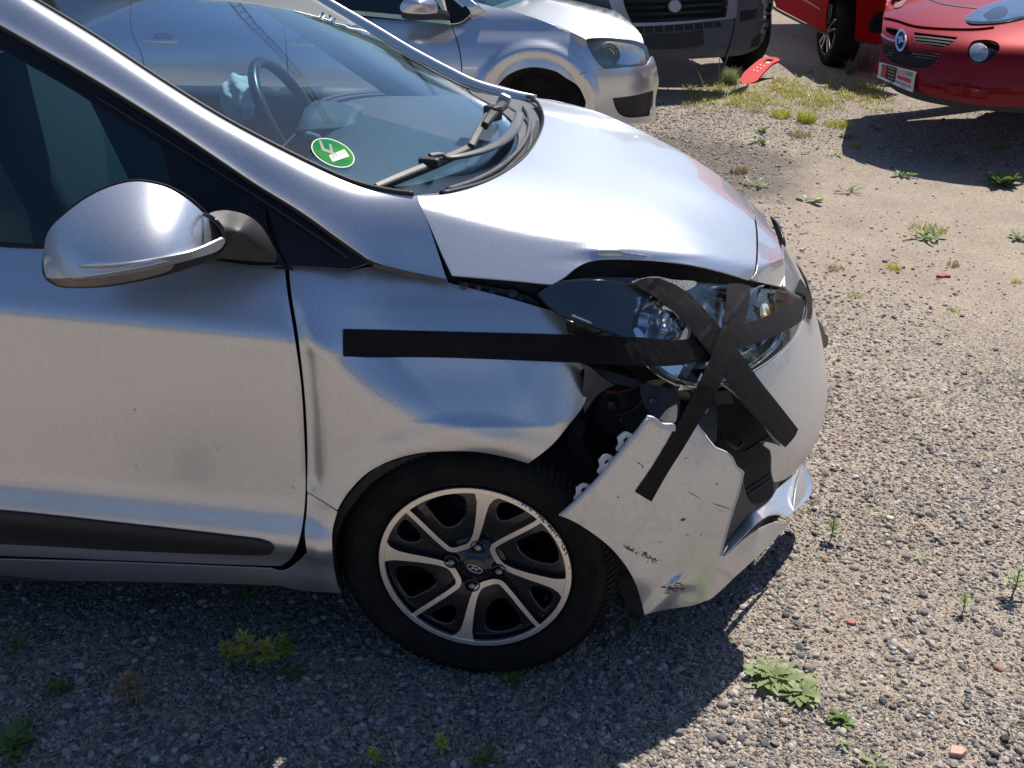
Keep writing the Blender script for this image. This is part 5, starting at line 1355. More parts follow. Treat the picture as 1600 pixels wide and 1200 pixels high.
_ph = tps([(-.4, 4.45), (-.4, 5.17), (-.4, 5.9), (.1, 4.45), (.1, 5.17), (.1, 5.9), (.45, 4.5), (.45, 5.17), (.45, 5.8), (.62, 4.75), (.70, 5.17), (.62, 5.6), (.25, 4.42), (-.1, 4.43)],
          [.80, .85, .80, .745, .80, .745, .675, .72, .675, .635, .635, .635, .712, .775])
PH = hit(lambda P, uv: P[:, 2] - _ph(P[:, :2]), 4.5, 10)
panel('bonnet', [(720, 3, 1), (735, -1), (700, -30, 1), (860, -30, 1), (900, -14), (940, 4), (975, 27), (998, 50), (1006, 68, 1), (990, 63), (955, 59), (930, 59), (915, 61, 1), (860, 36), (810, 20), (760, 8)], PH, M['silver2'], POLO, step=7)
panel('badge_edge', [(1003, 53, 1), (1008, 60), (1014, 76), (1016, 85), (1012, 80), (1006, 69)], surfY([(1003, 53, 4.95), (1016, 85, 4.95), (1008, 60, 5.0), (1006, 69, 4.9)]), M['blackgloss'], POLO, step=3, thick=.03)
# glasshouse
GH = hit(lambda P, uv: (P[:, 1] - (4.42 + .42 * (P[:, 2] - .78))) * -1, 4.5, 10)
panel('side_window', [(-260, -55, 1), (438, 11), (500, 21), (560, 27), (640, 33), (703, 37, 1), (690, 0, 1), (640, -50), (560, -85), (440, -98, 1), (-260, -150, 1)], GH, M['sideglass'], POLO, step=20, thick=.004)
panel('window_corner_trim', [(690, -30, 1), (697, 10), (704, 37, 1), (718, 35), (728, 29), (735, 20), (728, 10), (715, -6), (690, -30)], lift(GH, .003), M['sailblack'], POLO, step=6)
panel('cabin_dark', [(-260, -60, 1), (700, 30, 1), (680, 0, 1), (560, -75, 1), (440, -88, 1), (-260, -140, 1)], surfY([(0, 0, 4.9)]), M['interior'], POLO, step=40)
loft('roof', [[(x, y, z) for y, z in ((4.6, 1.25), (4.9, 1.32), (5.17, 1.33), (5.7, 1.25))] for x in (-.95, -1.6, -2.6, -3.1)], M['silver2'], POLO, thick=.03)
loft('windscreen', [[(-.30 , 4.50, .83), (-.05, 5.17, .86), (-.3, 5.84, .83)], [(-.95, 4.62, 1.24), (-.8, 5.17, 1.31), (-.95, 5.7, 1.24)]], M['sideglass'], POLO, thick=.004)
loft('pillar', [[(-.28, 4.46, .82), (-.6, 4.52, 1.05), (-1.0, 4.6, 1.26)], [(-.36, 4.45, .80), (-.7, 4.51, 1.05), (-1.1, 4.6, 1.25)]], M['silver2'], POLO, thick=.03)
for (u, v) in ((255, 64), (478, 69)):
    P, N = surf_pn(PB, [(u, v)]); c = P[0]
    bm = bmesh.new(); bmesh.ops.create_uvsphere(bm, u_segments=20, v_segments=10, radius=1)
    V = [np.array((w_.co.x * .062, w_.co.y * .008, w_.co.z * .048)) + c + [0, .004, 0] for w_ in bm.verts]; F = [[w_.index for w_ in f.verts] for f in bm.faces]; bm.free()
    h_ = mkobj('door_handle', V, F, simple('shaded_handle_cup', (.25, .27, .32), .4, metal=.6), POLO)
    tube('handle_grip', crpath([c + [-.10, -.012, .004], c + [-.05, -.035, .004], c + [.05, -.035, .002], c + [.10, -.012, .0]], 4), .013, M['silver2'], h_, 10)
panel('mirror', [(625, 11, 1), (628, 4), (640, -8), (665, -10), (680, 2), (684, 12), (683, 20, 1), (660, 22), (630, 19)], surfY([(625, 11, 4.22), (683, 15, 4.26), (655, 5, 4.16), (655, 20, 4.19), (655, -10, 4.24)]), M['silver2'], POLO, step=4, thick=.03)
panel('mirror_foot', [(627, 19, 1), (655, 22), (684, 20, 1), (700, 24), (702, 32, 1), (680, 31), (650, 32), (630, 29)], surfY([(627, 19, 4.25), (684, 20, 4.27), (702, 32, 4.42), (650, 32, 4.38)]), M['blackplastic'], POLO, step=4, thick=.02)
panel('inner_body', [(-260, -60, 1), (700, 38, 1), (900, 60), (990, 100, 1), (900, 190, 1), (720, 200, 1), (-260, 290, 1)], hit(lambda P, uv: (5.0 - P[:, 1]), 4.5, 10), M['dark'], POLO, step=40)
for x in (.01, -2.45):
    V, F = lathe_data([(0, .05), (.12, .04), (.19, .03), (.20, .0), (.25, -.012), (.285, .01), (.295, .04), (.297, .16), (.28, .2), (0, .2)], 48)
    mkobj('wheel', [(a + x, b + 4.40, c + .295) for a, b, c in V], F, M['tyre'], POLO)
panel('wheel_liner', [(750, 240, 1), (760, 130), (790, 108), (830, 98), (870, 104), (908, 130), (925, 160), (930, 240, 1)], surfY([(800, 150, 4.62)]), M['liner'], POLO, step=12)

# ============================================================ grey and silver van, nose towards the camera
VAN = thing('parked_van', 'van with grey plastic bumper and black slatted grille behind the silver hatchback', 'van', (.8, 7.2, 0))
def van_g(P, uv):
    x, y, z = P.T
    l = (x - .95) * .955 + (y - 6.17) * .296; f = (x - .95) * .296 - (y - 6.17) * .955   # lateral, forward
    return f + .42 * (np.abs(l) / 1.0) ** 4.2 + .12 * np.maximum(z - .32, 0) + .35 * np.maximum(.32 - z, 0) + .9 * np.maximum(z - .95, 0)
VG = hit(van_g, 5.5, 11)
VANP = lambda n, o, m, d=0, par=None, **k: panel(n, o, lift(VG, d) if d else VG, m, par or VAN, **k)
vgrey = simple('van_grey_bumper', (.085, .09, .10), .55, var=.15, scale=12, bump=.1)
vsil = paint_mat('van_silver_paint', (.42, .45, .50), metal=.7, rough=.35)
VANP('bumper', [(860, 10, 1), (930, 26), (985, 40, 1), (1060, 36), (1148, 27, 1), (1152, 0), (1155, -20, 1), (1180, -30), (1208, -40, 1), (1207, 0), (1204, 25), (1196, 52), (1187, 72), (1170, 82), (1150, 87), (1080, 92), (1020, 91), (960, 86), (860, 78, 1)], vgrey, step=7, thick=.01)
VANP('bumper_under_lip', [(900, 78, 1), (960, 84), (1020, 89), (1080, 90), (1130, 87), (1135, 92), (1080, 98), (1010, 97), (900, 90, 1)], M['blackplastic'], -.06, step=7, thick=.01)
gz_ = VANP('grille_backing', [(965, -40, 1), (972, 0), (985, 39, 1), (1060, 34), (1140, 27, 1), (1142, -40, 1)], M['dark'], -.05, step=12)
for k in range(7):
    v0 = -34 + k * 10.2
    VANP('grille_slat', [(968 + max(0, v0) * .25, v0 + 4, 1), (1050, v0 + 1.5), (1140, v0 - 3.5, 1), (1140, v0 + .5, 1), (1050, v0 + 5.5), (968 + max(0, v0) * .25, v0 + 8, 1)], M['blackgloss'], -.005, gz_, step=5, thick=.03)
VANP('grille_frame', [(948, -40, 1), (968, -40, 1), (974, 5), (987, 36, 1), (1060, 33.5), (1134, 27, 1), (1138, -5), (1139, -40, 1), (1152, -40, 1), (1151, 5), (1149, 28, 1), (1060, 37.5), (984, 41.5, 1), (960, 25, 1), (952, 0)], vsil, .008, step=4, thick=.02)
VANP('wing', [(860, -40, 1), (946, -40, 1), (951, 5), (958, 24, 1), (930, 24), (860, 8, 1)], vgrey, .003, step=7)
lo_ = VANP('lower_intake', [(992, 42, 1), (1060, 39), (1124, 34, 1), (1128, 42, 1), (1060, 48), (998, 52, 1)], M['dark'], .004, step=6, thick=.004)
for k in range(8):
    u = 1004 + k * 15.5; v = 42 - k * 1.0
    VANP('intake_bar', [(u, v, 1), (u + 2, v - .2, 1), (u + 3, v + 10, 1), (u + 1, v + 10, 1)], vgrey, .010, lo_, step=3, thick=.004)
VANP('plate_holder', [(1008, 54, 1), (1060, 52), (1098, 47, 1), (1100, 70, 1), (1062, 76), (1012, 76, 1)], M['blackplastic'], .006, step=8, thick=.006)
VANP('lamp_recess', [(1157, 18, 1), (1170, 15), (1183, 11, 1), (1181, 24), (1176, 29), (1156, 34, 1)], M['dark'], .004, step=4)
VANP('lamp_recess', [(1173, 74, 1), (1178, 60), (1190, 51), (1194, 52, 1), (1192, 64), (1184, 72)], M['dark'], .004, step=4)
VANP('bumper_highlight', [(1183, 31, 1), (1195, 26), (1206, 12, 1), (1207, 2), (1206, 16), (1197, 30)], vsil, .006, step=3, thick=.01)  # highlight on the bumper corner, painted as a silver sliver
VANP('bumper_seam', [(1147, 28, 1), (1149, 28, 1), (1146, 50), (1138, 80), (1134, 88, 1), (1132, 88, 1), (1143, 55)], M['rubber'], .003, step=3, thick=.002)
c_ = lift(VG, .02)([(1053, 9)])[0]
bd_ = VANP('badge', ell(1053, 9.5, 9.5, 9.5, 0), simple('dull_badge', (.5, .5, .52), .35, metal=.7, var=.2, scale=120), .02, step=3, thick=.012)
VANP('badge_ring', ell(1053, 9.5, 12, 12, 0), M['blackgloss'], .01, bd_, step=4, thick=.012)
for wx, wy in ((-.1, 6.85), (1.80, 7.55)):
    V, F = lathe_data([(0, .0), (.2, .0), (.3, -.01), (.33, .03), (.33, .2), (0, .2)], 32)
    ca, sa = math.cos(math.radians(90 + 17)), math.sin(math.radians(90 + 17))
    bx_ = np.array([(a * ca - b * sa + wx, a * sa + b * ca + wy, c + .33) for a, b, c in V]); mkobj('wheel', bx_, F, M['tyre'], VAN)
def van_pt(l, f, z):
    return (.95 + .955 * l + .296 * f, 6.17 + .296 * l - .955 * f, z)
loft('body', [[van_pt(-.95, -.30, z0), van_pt(-.5, -.16, z0 + .0), van_pt(0, -.12, z0), van_pt(.5, -.16, z0), van_pt(.95, -.30, z0)] for z0 in (.62, .8)] + [[van_pt(-.93, -.6, 1.05), van_pt(0, -.38, 1.10), van_pt(0, -.38, 1.10), van_pt(.5, -.42, 1.08), van_pt(.93, -.6, 1.05)], [van_pt(-.8, -1.5, 1.95), van_pt(-.3, -1.4, 2.0), van_pt(0, -1.4, 2.0), van_pt(.4, -1.4, 2.0), van_pt(.8, -1.5, 1.95)],
      [van_pt(-.85, -3.8, 2.2), van_pt(-.3, -3.8, 2.25), van_pt(0, -3.8, 2.25), van_pt(.4, -3.8, 2.25), van_pt(.85, -3.8, 2.2)]], vsil, VAN, thick=.03)
loft('body_side', [[van_pt(.98, f, .30), van_pt(1.0, f, .7), van_pt(.97, f, 1.05), van_pt(.88, f - .5, 1.9)] for f in (-.75, -1.6, -2.6, -3.8)], vsil, VAN, thick=.03)

# ============================================================ red hatchback further back (right side and front wheel in view)
RED1 = thing('parked_car', 'red hatchback behind the other red car, its black and silver front wheel showing', 'car', (3.2, 9.0, 0))
def red_g(P, uv):
    x, y, z = P.T
    s = 2.30 + .04 * (9 - y) + .05 * np.maximum(.35 - z, 0) + .35 * np.maximum(z - .72, 0) + .9 * np.maximum(7.35 - y, 0) ** 2 + .02 * np.sin((z - .3) * 9)
    return s - x
RG = hit(red_g, 6, 14)
REDP = lambda n, o, m, d=0, par=None, **k: panel(n, o, lift(RG, d) if d else RG, m, par or RED1, **k)
REDP('body_side', [(1150, -60, 1), (1205, -5), (1212, 11, 1), (1250, 31), (1290, 51, 1), (1291, 20), (1295, -5), (1300, -60, 1)], M['red2'], step=6, thick=.01)
REDP('sill', [(1205, 5, 1), (1212, 13), (1250, 33), (1291, 53, 1), (1291, 56, 1), (1250, 37), (1208, 15)], M['dark'], -.01, step=5)
REDP('side_crease', [(1255, -5, 1), (1283, 13, 1), (1284, 16, 1), (1254, -1, 1)], M['red'], .01, step=3, thick=.006)
REDP('front_end', [(1336, -60, 1), (1338, 0), (1337, 40), (1335, 60, 1), (1352, 66), (1378, 69, 1), (1398, 60), (1440, 40, 1), (1440, -60, 1)], M['red2'], step=6, thick=.01)
REDP('fog_recess', [(1357, 40, 1), (1362, 30), (1372, 20), (1388, 16, 1), (1390, 30), (1382, 45), (1374, 52, 1), (1362, 50)], M['blackgloss'], .006, step=4)
# its wheel: 10-spoke in pairs
wc = np.array([2.44, 7.60, .31]); ha = math.radians(-90 + 4)
def rw(V, dx=0): 
    ca, sa = math.cos(ha), math.sin(ha); V = np.array(V, float)
    return np.stack([V[:, 0] * ca - V[:, 1] * sa + wc[0], V[:, 0] * sa + V[:, 1] * ca + wc[1], V[:, 2] + wc[2]], 1)
V, F = lathe_data([(.21, .04), (.215, .0), (.26, -.012), (.30, .01), (.318, .04), (.32, .18), (.30, .2), (.2, .2)], 48)
RWH = mkobj('front_wheel', rw(V), F, M['tyre'], RED1)
V, F = lathe_data([(.215, -.002), (.208, -.005), (.202, .002), (.195, .03), (.19, .15), (.0, .15)], 48); mkobj('rim', rw(V), F, M['wheelblack'], RWH)
V, F = lathe_data([(.0, -.004), (.03, -.002), (.05, .012), (.06, .03)], 24); mkobj('hub_cap', rw(V), F, M['wheelblack'], RWH)
for k in range(5):
    for sg in (-1, 1):
        a = math.radians(72 * k + 90); b = a + sg * math.radians(13); c0 = a + sg * math.radians(6)
        p = [(.045 * math.cos(c0), -.001, .045 * math.sin(c0)), (.12 * math.cos(b), .0, .12 * math.sin(b)), (.205 * math.cos(b - sg * .05), -.003, .205 * math.sin(b - sg * .05))]
        V, F = tube_data(crpath(p, 4), .0085, 6); mkobj('spoke', rw(V), F, M['machined'], RWH)
REDP('wheel_arch_liner', [(1285, -60, 1), (1345, -60, 1), (1345, 70, 1), (1285, 60, 1)], M['liner'], -.22, step=14)
loft('roof_and_bonnet', [[(2.42, y, .75 + h), (2.9, y, .85 + h * 1.1), (3.3, y, .86 + h * 1.1), (4.0, y, .75 + h)] for y, h in ((7.05, -.12), (7.6, .0), (8.3, .1), (9.1, .55), (10, .65), (11, .5))], M['red2'], RED1, thick=.02)
loft('body_side', [[(4.05, y, .25), (4.1, y, .5), (4.0, y, .8)] for y in (7.2, 9, 11)], M['red2'], RED1, thick=.02)

# ============================================================ red car at the right edge, nose to the left
ADAM = thing('parked_car', 'dark red small car at the right edge with advertising plate on its nose', 'car', (3.4, 5.2, 0))
AC = np.array([2.12, 4.70]); AF = np.array([-.90, -.436]); AL = np.array([.436, -.90])
_ag = spline1([.0, .15, .25, .35, .45, .55, .62, .68, .73, .78, .84, .92], [.10, .05, .015, .0, .005, .03, .06, .13, .27, .50, .95, 1.7])
def adam_g(P, uv):
    q = P[:, :2] - AC; f = q @ AF; l = q @ AL; z = P[:, 2]
    return f + .50 * (np.abs(l) / .86) ** 2.6 + _ag(z)
AG = hit(adam_g, 5.0, 11)
AD = lambda n, o, m, d=0, par=None, **k: panel(n, o, lift(AG, d) if d else AG, m, par or ADAM, **k)
AD('bumper', [(1388, -20, 1), (1384, 8), (1380, 28), (1378, 50), (1376, 75), (1372, 95), (1364, 105), (1362, 109, 1), (1370, 116), (1380, 124), (1400, 132), (1429, 141), (1460, 151), (1502, 160), (1551, 166), (1640, 168, 1), (1640, -20, 1)], M['red'], step=6, thick=.004,
   holes=[[(1385, 42, 1), (1407, 48), (1404, 59), (1384, 49)], [(1428, 50, 1), (1460, 54), (1497, 58, 1), (1486, 68), (1474, 74), (1452, 71), (1430, 66, 1)], [(1377, 63, 1), (1402, 72), (1418, 79), (1445, 83), (1470, 83, 1), (1464, 94), (1451, 104), (1429, 106), (1402, 100), (1383, 88), (1377, 74)],
          [(1511, 82), (1518, 66), (1532, 62), (1550, 63), (1560, 68), (1562, 76), (1554, 88), (1543, 96), (1530, 99), (1517, 95)]])
AD('grille_backing', [(1376, 36, 1), (1500, 54, 1), (1476, 108, 1), (1400, 108, 1), (1374, 80, 1)], M['dark'], -.03, step=9)
for k in range(3):
    AD('grille_slat', [(1429, 53 + k * 5, 1), (1460, 56 + k * 5), (1492 - k * 6, 60 + k * 4.5, 1), (1490 - k * 6, 62 + k * 4.5, 1), (1460, 58.5 + k * 5), (1429, 55.5 + k * 5, 1)], M['dark'], -.008, step=4, thick=.02)
# mesh of the lower grille: small dark cells
vs = []; fs = []
for j in range(10):
    for i in range(24):
        u = 1378 + i * 4.0 + (j % 2) * 2.0; v = 64 + j * 4.2 + (i * .55)
        if not inpoly(np.array([(u, v)]), np.array([(1377, 63), (1402, 72), (1418, 79), (1470, 83), (1464, 94), (1451, 104), (1429, 106), (1402, 100), (1383, 88), (1377, 74)]))[0]: continue
        q = ell(u, v, .9, 1.0, 0, 5); P, N = surf_pn(lift(AG, -.012), q); k0 = len(vs); vs += list(P); vs.append(P.mean(0) + N[0] * .003)
        fs += [[k0 + a, k0 + (a + 1) % 5, k0 + 5] for a in range(5)]
o_ = mkobj('grille_mesh', vs, fs, M['blackplastic'], ADAM, False); o_['kind'] = 'stuff'
AD('lower_spoiler', [(1372, 122, 1), (1400, 134), (1429, 143), (1460, 153), (1502, 162), (1551, 168), (1640, 172, 1), (1640, 182, 1), (1560, 178), (1500, 172), (1440, 162), (1400, 149), (1380, 136)], M['blackplastic'], -.05, step=8, thick=.01)
AH = AD('headlight', [(1507, 29, 1), (1513, 23), (1527, 15), (1551, 5), (1590, -5), (1640, -12, 1), (1640, 24, 1), (1600, 30), (1567, 36), (1543, 38), (1519, 38), (1510, 36)], M['clear'], .006, step=6)
AD('lamp_reflector', [(1509, 30, 1), (1527, 17), (1551, 7), (1600, -5, 1), (1600, 27, 1), (1567, 33), (1543, 35), (1519, 36)], simple('blue_grey_reflector', (.45, .5, .55), .12, metal=.95, var=.6, scale=22), .003, AH, step=5)
AD('lamp_insert', [(1536, 24, 1), (1552, 14), (1568, 11), (1575, 18), (1566, 28), (1545, 31)], M['blackgloss'], .005, AH, step=4)
AD('lamp_lower_trim', [(1509, 33, 1), (1520, 35), (1543, 35), (1567, 33), (1600, 26, 1), (1600, 30, 1), (1567, 37), (1543, 39), (1518, 39)], M['blackgloss'], .008, AH, step=4)
AD('headlight', [(1397, 13, 1), (1399, 5), (1405, -4), (1420, -5), (1415, 4), (1406, 12)], simple('pale_lamp', (.6, .62, .65), .15, metal=.8, var=.4, scale=60), .006, step=4)
FG = AD('fog_recess', [(1509, 82), (1517, 64), (1532, 60), (1551, 61), (1562, 66), (1564, 76), (1556, 90), (1544, 98), (1530, 101), (1515, 97)], M['blackgloss'], -.03, step=5)
AD('fog_lamp', ell(1529, 80, 15, 15.5, 0), simple('fog_lamp_glass', (.55, .55, .52), .12, metal=.85, var=.5, scale=35), -.01, FG, step=4, thick=.02)
AD('bonnet_seam', [(1444, -6, 1), (1470, 4), (1500, 9), (1528, 12, 1), (1528, 14, 1), (1500, 11), (1470, 6), (1443, -4, 1)], M['rubber'], .003, step=3, thick=.002)
AD('bonnet_edge', [(1380, 29, 1), (1400, 33), (1430, 42), (1470, 46), (1520, 47), (1553, 44, 1), (1520, 44), (1470, 42), (1430, 38), (1400, 29), (1383, 24, 1)], M['red'], .012, step=4, thick=.012)
AD('chrome_bar', [(1378, 54, 1), (1390, 61), (1402, 64, 1), (1402, 66.5, 1), (1389, 63.5), (1378, 57, 1)], M['chrome'], .01, step=3, thick=.006)
# round badge with a lightning stroke
BR = AD('badge_ring', ell(1410, 66, 8, 16, 0), M['chrome'], .022, step=3, thick=.008, holes=[ell(1410, 66, 5.8, 12.6, 0)])
AD('badge_disc', ell(1410, 66, 6, 13, 0), M['blackgloss'], .014, BR, step=3, thick=.004)
AD('badge_bolt', [(1402, 60.5, 1), (1409, 62, 1), (1413, 60.5, 1), (1412.5, 66, 1), (1418, 69, 1), (1411, 69, 1), (1407, 71.5, 1), (1408, 65, 1)], M['chrome'], .024, BR, step=2, thick=.004)
AD('crease_highlight', [(1460, 128, 1), (1500, 134), (1560, 140, 1), (1560, 142, 1), (1500, 137), (1460, 131, 1)], M['red'], .008, step=4, thick=.006)
# advertising plate
def plane_from(p, q, r):
    p, q, r = map(np.array, (p, q, r)); n = np.cross(q - p, r - p); n /= np.linalg.norm(n)
    def f(uv):
        R_ = rays(uv); t = ((p - CAM) @ n) / (R_ @ n); return CAM[None] + R_ * t[:, None]
    return f
pA = lift(AG, .02)([(1374, 97)])[0]; pB = lift(AG, .02)([(1430, 112)])[0]; pC = lift(AG, .03)([(1425, 144)])[0]
PLP = plane_from(pA, pB, pC)
PLT = panel('number_plate', [(1374, 97, 1), (1430, 112, 1), (1425, 144, 1), (1371, 121, 1)], PLP, simple('plate_holder_white', (.62, .62, .58), .45), ADAM, step=8, thick=.008)
def q4(s, t): # position on the plate, s to the right, t downwards
    a = np.array([1374, 97.]) * (1 - s) + np.array([1430, 112.]) * s; b = np.array([1371, 121.]) * (1 - s) + np.array([1425, 144.]) * s
    return tuple(a * (1 - t) + b * t)
def prect(name, s0, t0, s1, t1, mat, d): 
    return panel(name, [(*q4(s0, t0), 1), (*q4(s1, t0), 1), (*q4(s1, t1), 1), (*q4(s0, t1), 1)], lift(PLP, d), mat, PLT, step=6, thick=.0006)
ored = simple('print_orange_red', (.62, .07, .03), .5); oblk = simple('print_black', (.03, .025, .02), .5)
prect('printed_panel', .09, .08, .24, .82, oblk, .002)
panel('printed_face', [(*q4(.10 + .13 * (.5 + .5 * math.cos(t)), .45 + .38 * math.sin(t)),) for t in np.linspace(0, 6.0, 14)], lift(PLP, .003), ored, PLT, step=3, thick=.0006)
prect('printed_panel', .24, .06, .50, .88, oblk, .002)
for k in range(4): prect('printed_line', .28, .14 + k * .19, .46, .19 + k * .19, simple('print_tan', (.45, .28, .14), .5), .003)
prect('printed_bar', .54, .42, .93, .62, simple('print_red', (.60, .05, .05), .5), .002)
prect('holder_strip', .0, .88, 1.0, 1.0, simple('holder_pale', (.75, .75, .72), .5), .003)
prect('holder_text', .36, .92, .48, .97, oblk, .0045); prect('holder_text', .66, .92, .84, .96, simple('print_grey', (.3, .3, .3), .5), .0045)
def text_on(txt, s0, t0, s1, t1, mat, d):
    cu = bpy.data.curves.new('lettering', 'FONT'); cu.body = txt; cu.resolution_u = 2
    ob = bpy.data.objects.new('lettering', cu); SC.collection.objects.link(ob); bpy.context.view_layer.update()
    me = bpy.data.meshes.new_from_object(ob.evaluated_get(bpy.context.evaluated_depsgraph_get())); bpy.data.objects.remove(ob)
    co = np.array([v.co[:] for v in me.vertices]); lo = co.min(0); hi = co.max(0); F = [list(p.vertices) for p in me.polygons]
    uv = [q4(s0 + (s1 - s0) * (x - lo[0]) / (hi[0] - lo[0]), t1 - (t1 - t0) * (y - lo[1]) / (hi[1] - lo[1])) for x, y, _ in co]
    P, N = surf_pn(lift(PLP, d), uv); bpy.data.meshes.remove(me)
    return mkobj('lettering', P, F, mat, PLT, False)
text_on('AUTO', .52, .12, .72, .34, ored, .0035); text_on('CREW', .73, .08, .96, .32, oblk, .0035); text_on('www.ahl-a.de', .52, .68, .95, .84, oblk, .0035)
# rest of the small red car: bonnet top, cabin, wheels
def ap(l, f, z): p = AC + AL * l + AF * f; return (p[0], p[1], z)
loft('bonnet_and_roof', [[ap(-.8, f, z - .06), ap(-.4, f, z), ap(0, f, z + .01), ap(.4, f, z), ap(.8, f, z - .06)] for f, z in ((-.62, .74), (-1.0, .82), (-1.35, .90), (-2.1, 1.36), (-3.0, 1.40), (-3.6, 1.2))], M['red'], ADAM, thick=.02)
for l in (-.84, .84):
    loft('side', [[ap(l, f, .22), ap(l * 1.01, f, .5), ap(l * .98, f, .76)] for f in (-.7, -1.6, -2.6, -3.6)], M['red'], ADAM, thick=.02)
ca = math.atan2(AF[1], AF[0])
for l, f in ((-.45, -1.7), (.5, -1.7), (-.68, -3.0), (.68, -3.0)):
    V, F = lathe_data([(0, -.09), (.25, -.09), (.3, -.06), (.3, .06), (.25, .09), (0, .09)], 32); c = ap(l, f, .3)
    mkobj('wheel', [(a * math.cos(ca) - b * math.sin(ca) + c[0], a * math.sin(ca) + b * math.cos(ca) + c[1], d + c[2]) for a, b, d in V], F, M['tyre'], ADAM)

# ============================================================ broken red plastic piece
y0 = atZ(1166, 132, 0)[1]; y1 = y0 + .10
def rp(u, v, h=0): return (u, v, y0 + (133 - v) / 44 * .34)
RPS = surfY([rp(1158, 125), rp(1165, 132), rp(1180, 128), rp(1175, 103), rp(1190, 118), rp(1200, 89), rp(1217, 95), rp(1205, 102), rp(1187, 97)])
mr_ = simple('bright_red_plastic', (.55, .006, .008), .6, spec=.15)
RP = panel('broken_plastic', [(1158, 130, 1), (1158, 121), (1164, 112), (1176, 101), (1188, 92), (1196, 89), (1208, 89), (1216, 91), (1218, 94), (1208, 99), (1200, 106), (1190, 117), (1182, 126), (1174, 129, 1), (1170, 133, 1)],
           RPS, mr_, None, step=3, thick=.02, holes=[[(1192, 98, 1), (1199, 92, 1), (1209, 93, 1), (1202, 99, 1)]])
meta(RP, 'bright red broken plastic car part with white rectangle lying in the weeds', 'plastic part')
panel('white_patch', [(1191, 98.5, 1), (1199, 91.5, 1), (1210, 92.5, 1), (1202, 99.5, 1)], lift(RPS, -.012), simple('dirty_white_plastic', (.5, .48, .42), .6), RP, step=3, thick=.004)
for i in range(3):
    for j in range(2):
        u, v = 1178 + i * 5 + j * 5.5, 110 - i * 4 + j * 1.5
        panel('moulded_slot', [(u - 1.7, v, 1), (u, v - 1.2, 1), (u + 1.9, v - .8, 1), (u, v + .8, 1)], lift(RPS, .003), simple('pale_red_slot', (.8, .25, .22), .5), RP, step=2, thick=.002)

# flat red shard of brick
bm = bmesh.new()
def shard(name, u, v, pts, h, mat, label):
    c = atZ(u, v, .0); c[2] = gz(c[0], c[1]); vs = [(c[0] + a, c[1] + b, c[2] + h * rnd.uniform(.7, 1.1)) for a, b in pts] + [(c[0] + a * 1.05, c[1] + b * 1.05, c[2] - .004) for a, b in pts]
    n = len(pts); F = [list(range(n))] + [[i, n + i, n + (i + 1) % n, (i + 1) % n] for i in range(n)]
    o = mkobj(name, vs, F, mat, None, False); bv = o.modifiers.new('b', 'BEVEL'); bv.width = .0015; meta(o, label, 'shard'); return o
mb = simple('brick_red_shard', (.34, .13, .10), .85, var=.35, scale=60)
shard('brick_shard', 1472, 433, [(-.030, -.014), (-.012, -.020), (.008, -.012), (.030, -.016), (.036, .004), (.010, .014), (-.02, .008)], .012, mb, 'flat pinkish red shard lying alone on the gravel at mid right')
shard('brick_shard', 1330, 973, [(-.010, -.006), (.002, -.010), (.011, -.005), (.007, .007), (-.003, .006), (-.011, .005)], .007, mb, 'small salmon red stone chip in front of the bumper shadow')
shard('brick_shard', 1494, 1178, [(-.018, -.010), (.004, -.014), (.016, -.004), (.014, .010), (-.008, .012)], .012, simple('pale_pink_stone', (.55, .30, .24), .8, var=.2, scale=60), 'pale pink flat stone near the bottom right corner')
shard('pale_stone', 1390, 813, [(-.010, -.007), (.004, -.009), (.012, 0), (.006, .009), (-.008, .008)], .009, simple('chalky_stone', (.5, .46, .40), .85, var=.2, scale=60), 'chalky pale stone beside the tiny flat weed right of the bumper')
shard('dark_stone', 1568, 1160, [(-.008, -.007), (.004, -.008), (.009, 0), (.004, .008), (-.006, .007)], .012, simple('black_stone', (.03, .03, .03), .8), 'black stone by itself near the bottom right corner')

# ============================================================ plants
def leaf_mat(name, c1, c2, rough=.5, tr=.35):
    m, nt, b = new_mat(name); n = noise(nt, 35, 4, .6)
    oi = nt.nodes.new('ShaderNodeObjectInfo'); ad = nt.nodes.new('ShaderNodeMath'); ad.operation = 'MULTIPLY_ADD'; ad.inputs[1].default_value = .25
    nt.links.new(oi.outputs['Random'], ad.inputs[0]); nt.links.new(n.outputs[0], ad.inputs[2])
    r = ramp(nt, ad.outputs[0], [(.35, c1), (.8, c2)]); nt.links.new(r.outputs[0], b.inputs['Base Color']); b.inputs['Roughness'].default_value = rough
    t = nt.nodes.new('ShaderNodeBsdfTranslucent'); nt.links.new(r.outputs[0], t.inputs[0]); mx = nt.nodes.new('ShaderNodeMixShader'); mx.inputs[0].default_value = tr
    out = [x for x in nt.nodes if x.type == 'OUTPUT_MATERIAL'][0]; nt.links.new(b.outputs[0], mx.inputs[1]); nt.links.new(t.outputs[0], mx.inputs[2]); nt.links.new(mx.outputs[0], out.inputs[0]); return m
LEAF = leaf_mat('weed_leaf_green', (.07, .13, .025), (.18, .26, .07))
LEAFP = leaf_mat('pale_weed_leaf', (.16, .22, .08), (.32, .38, .17))
GRASS = leaf_mat('grass_yellow_green', (.24, .34, .03), (.62, .56, .11))
DRY = leaf_mat('dry_straw', (.34, .24, .12), (.52, .42, .24), .7, .2)
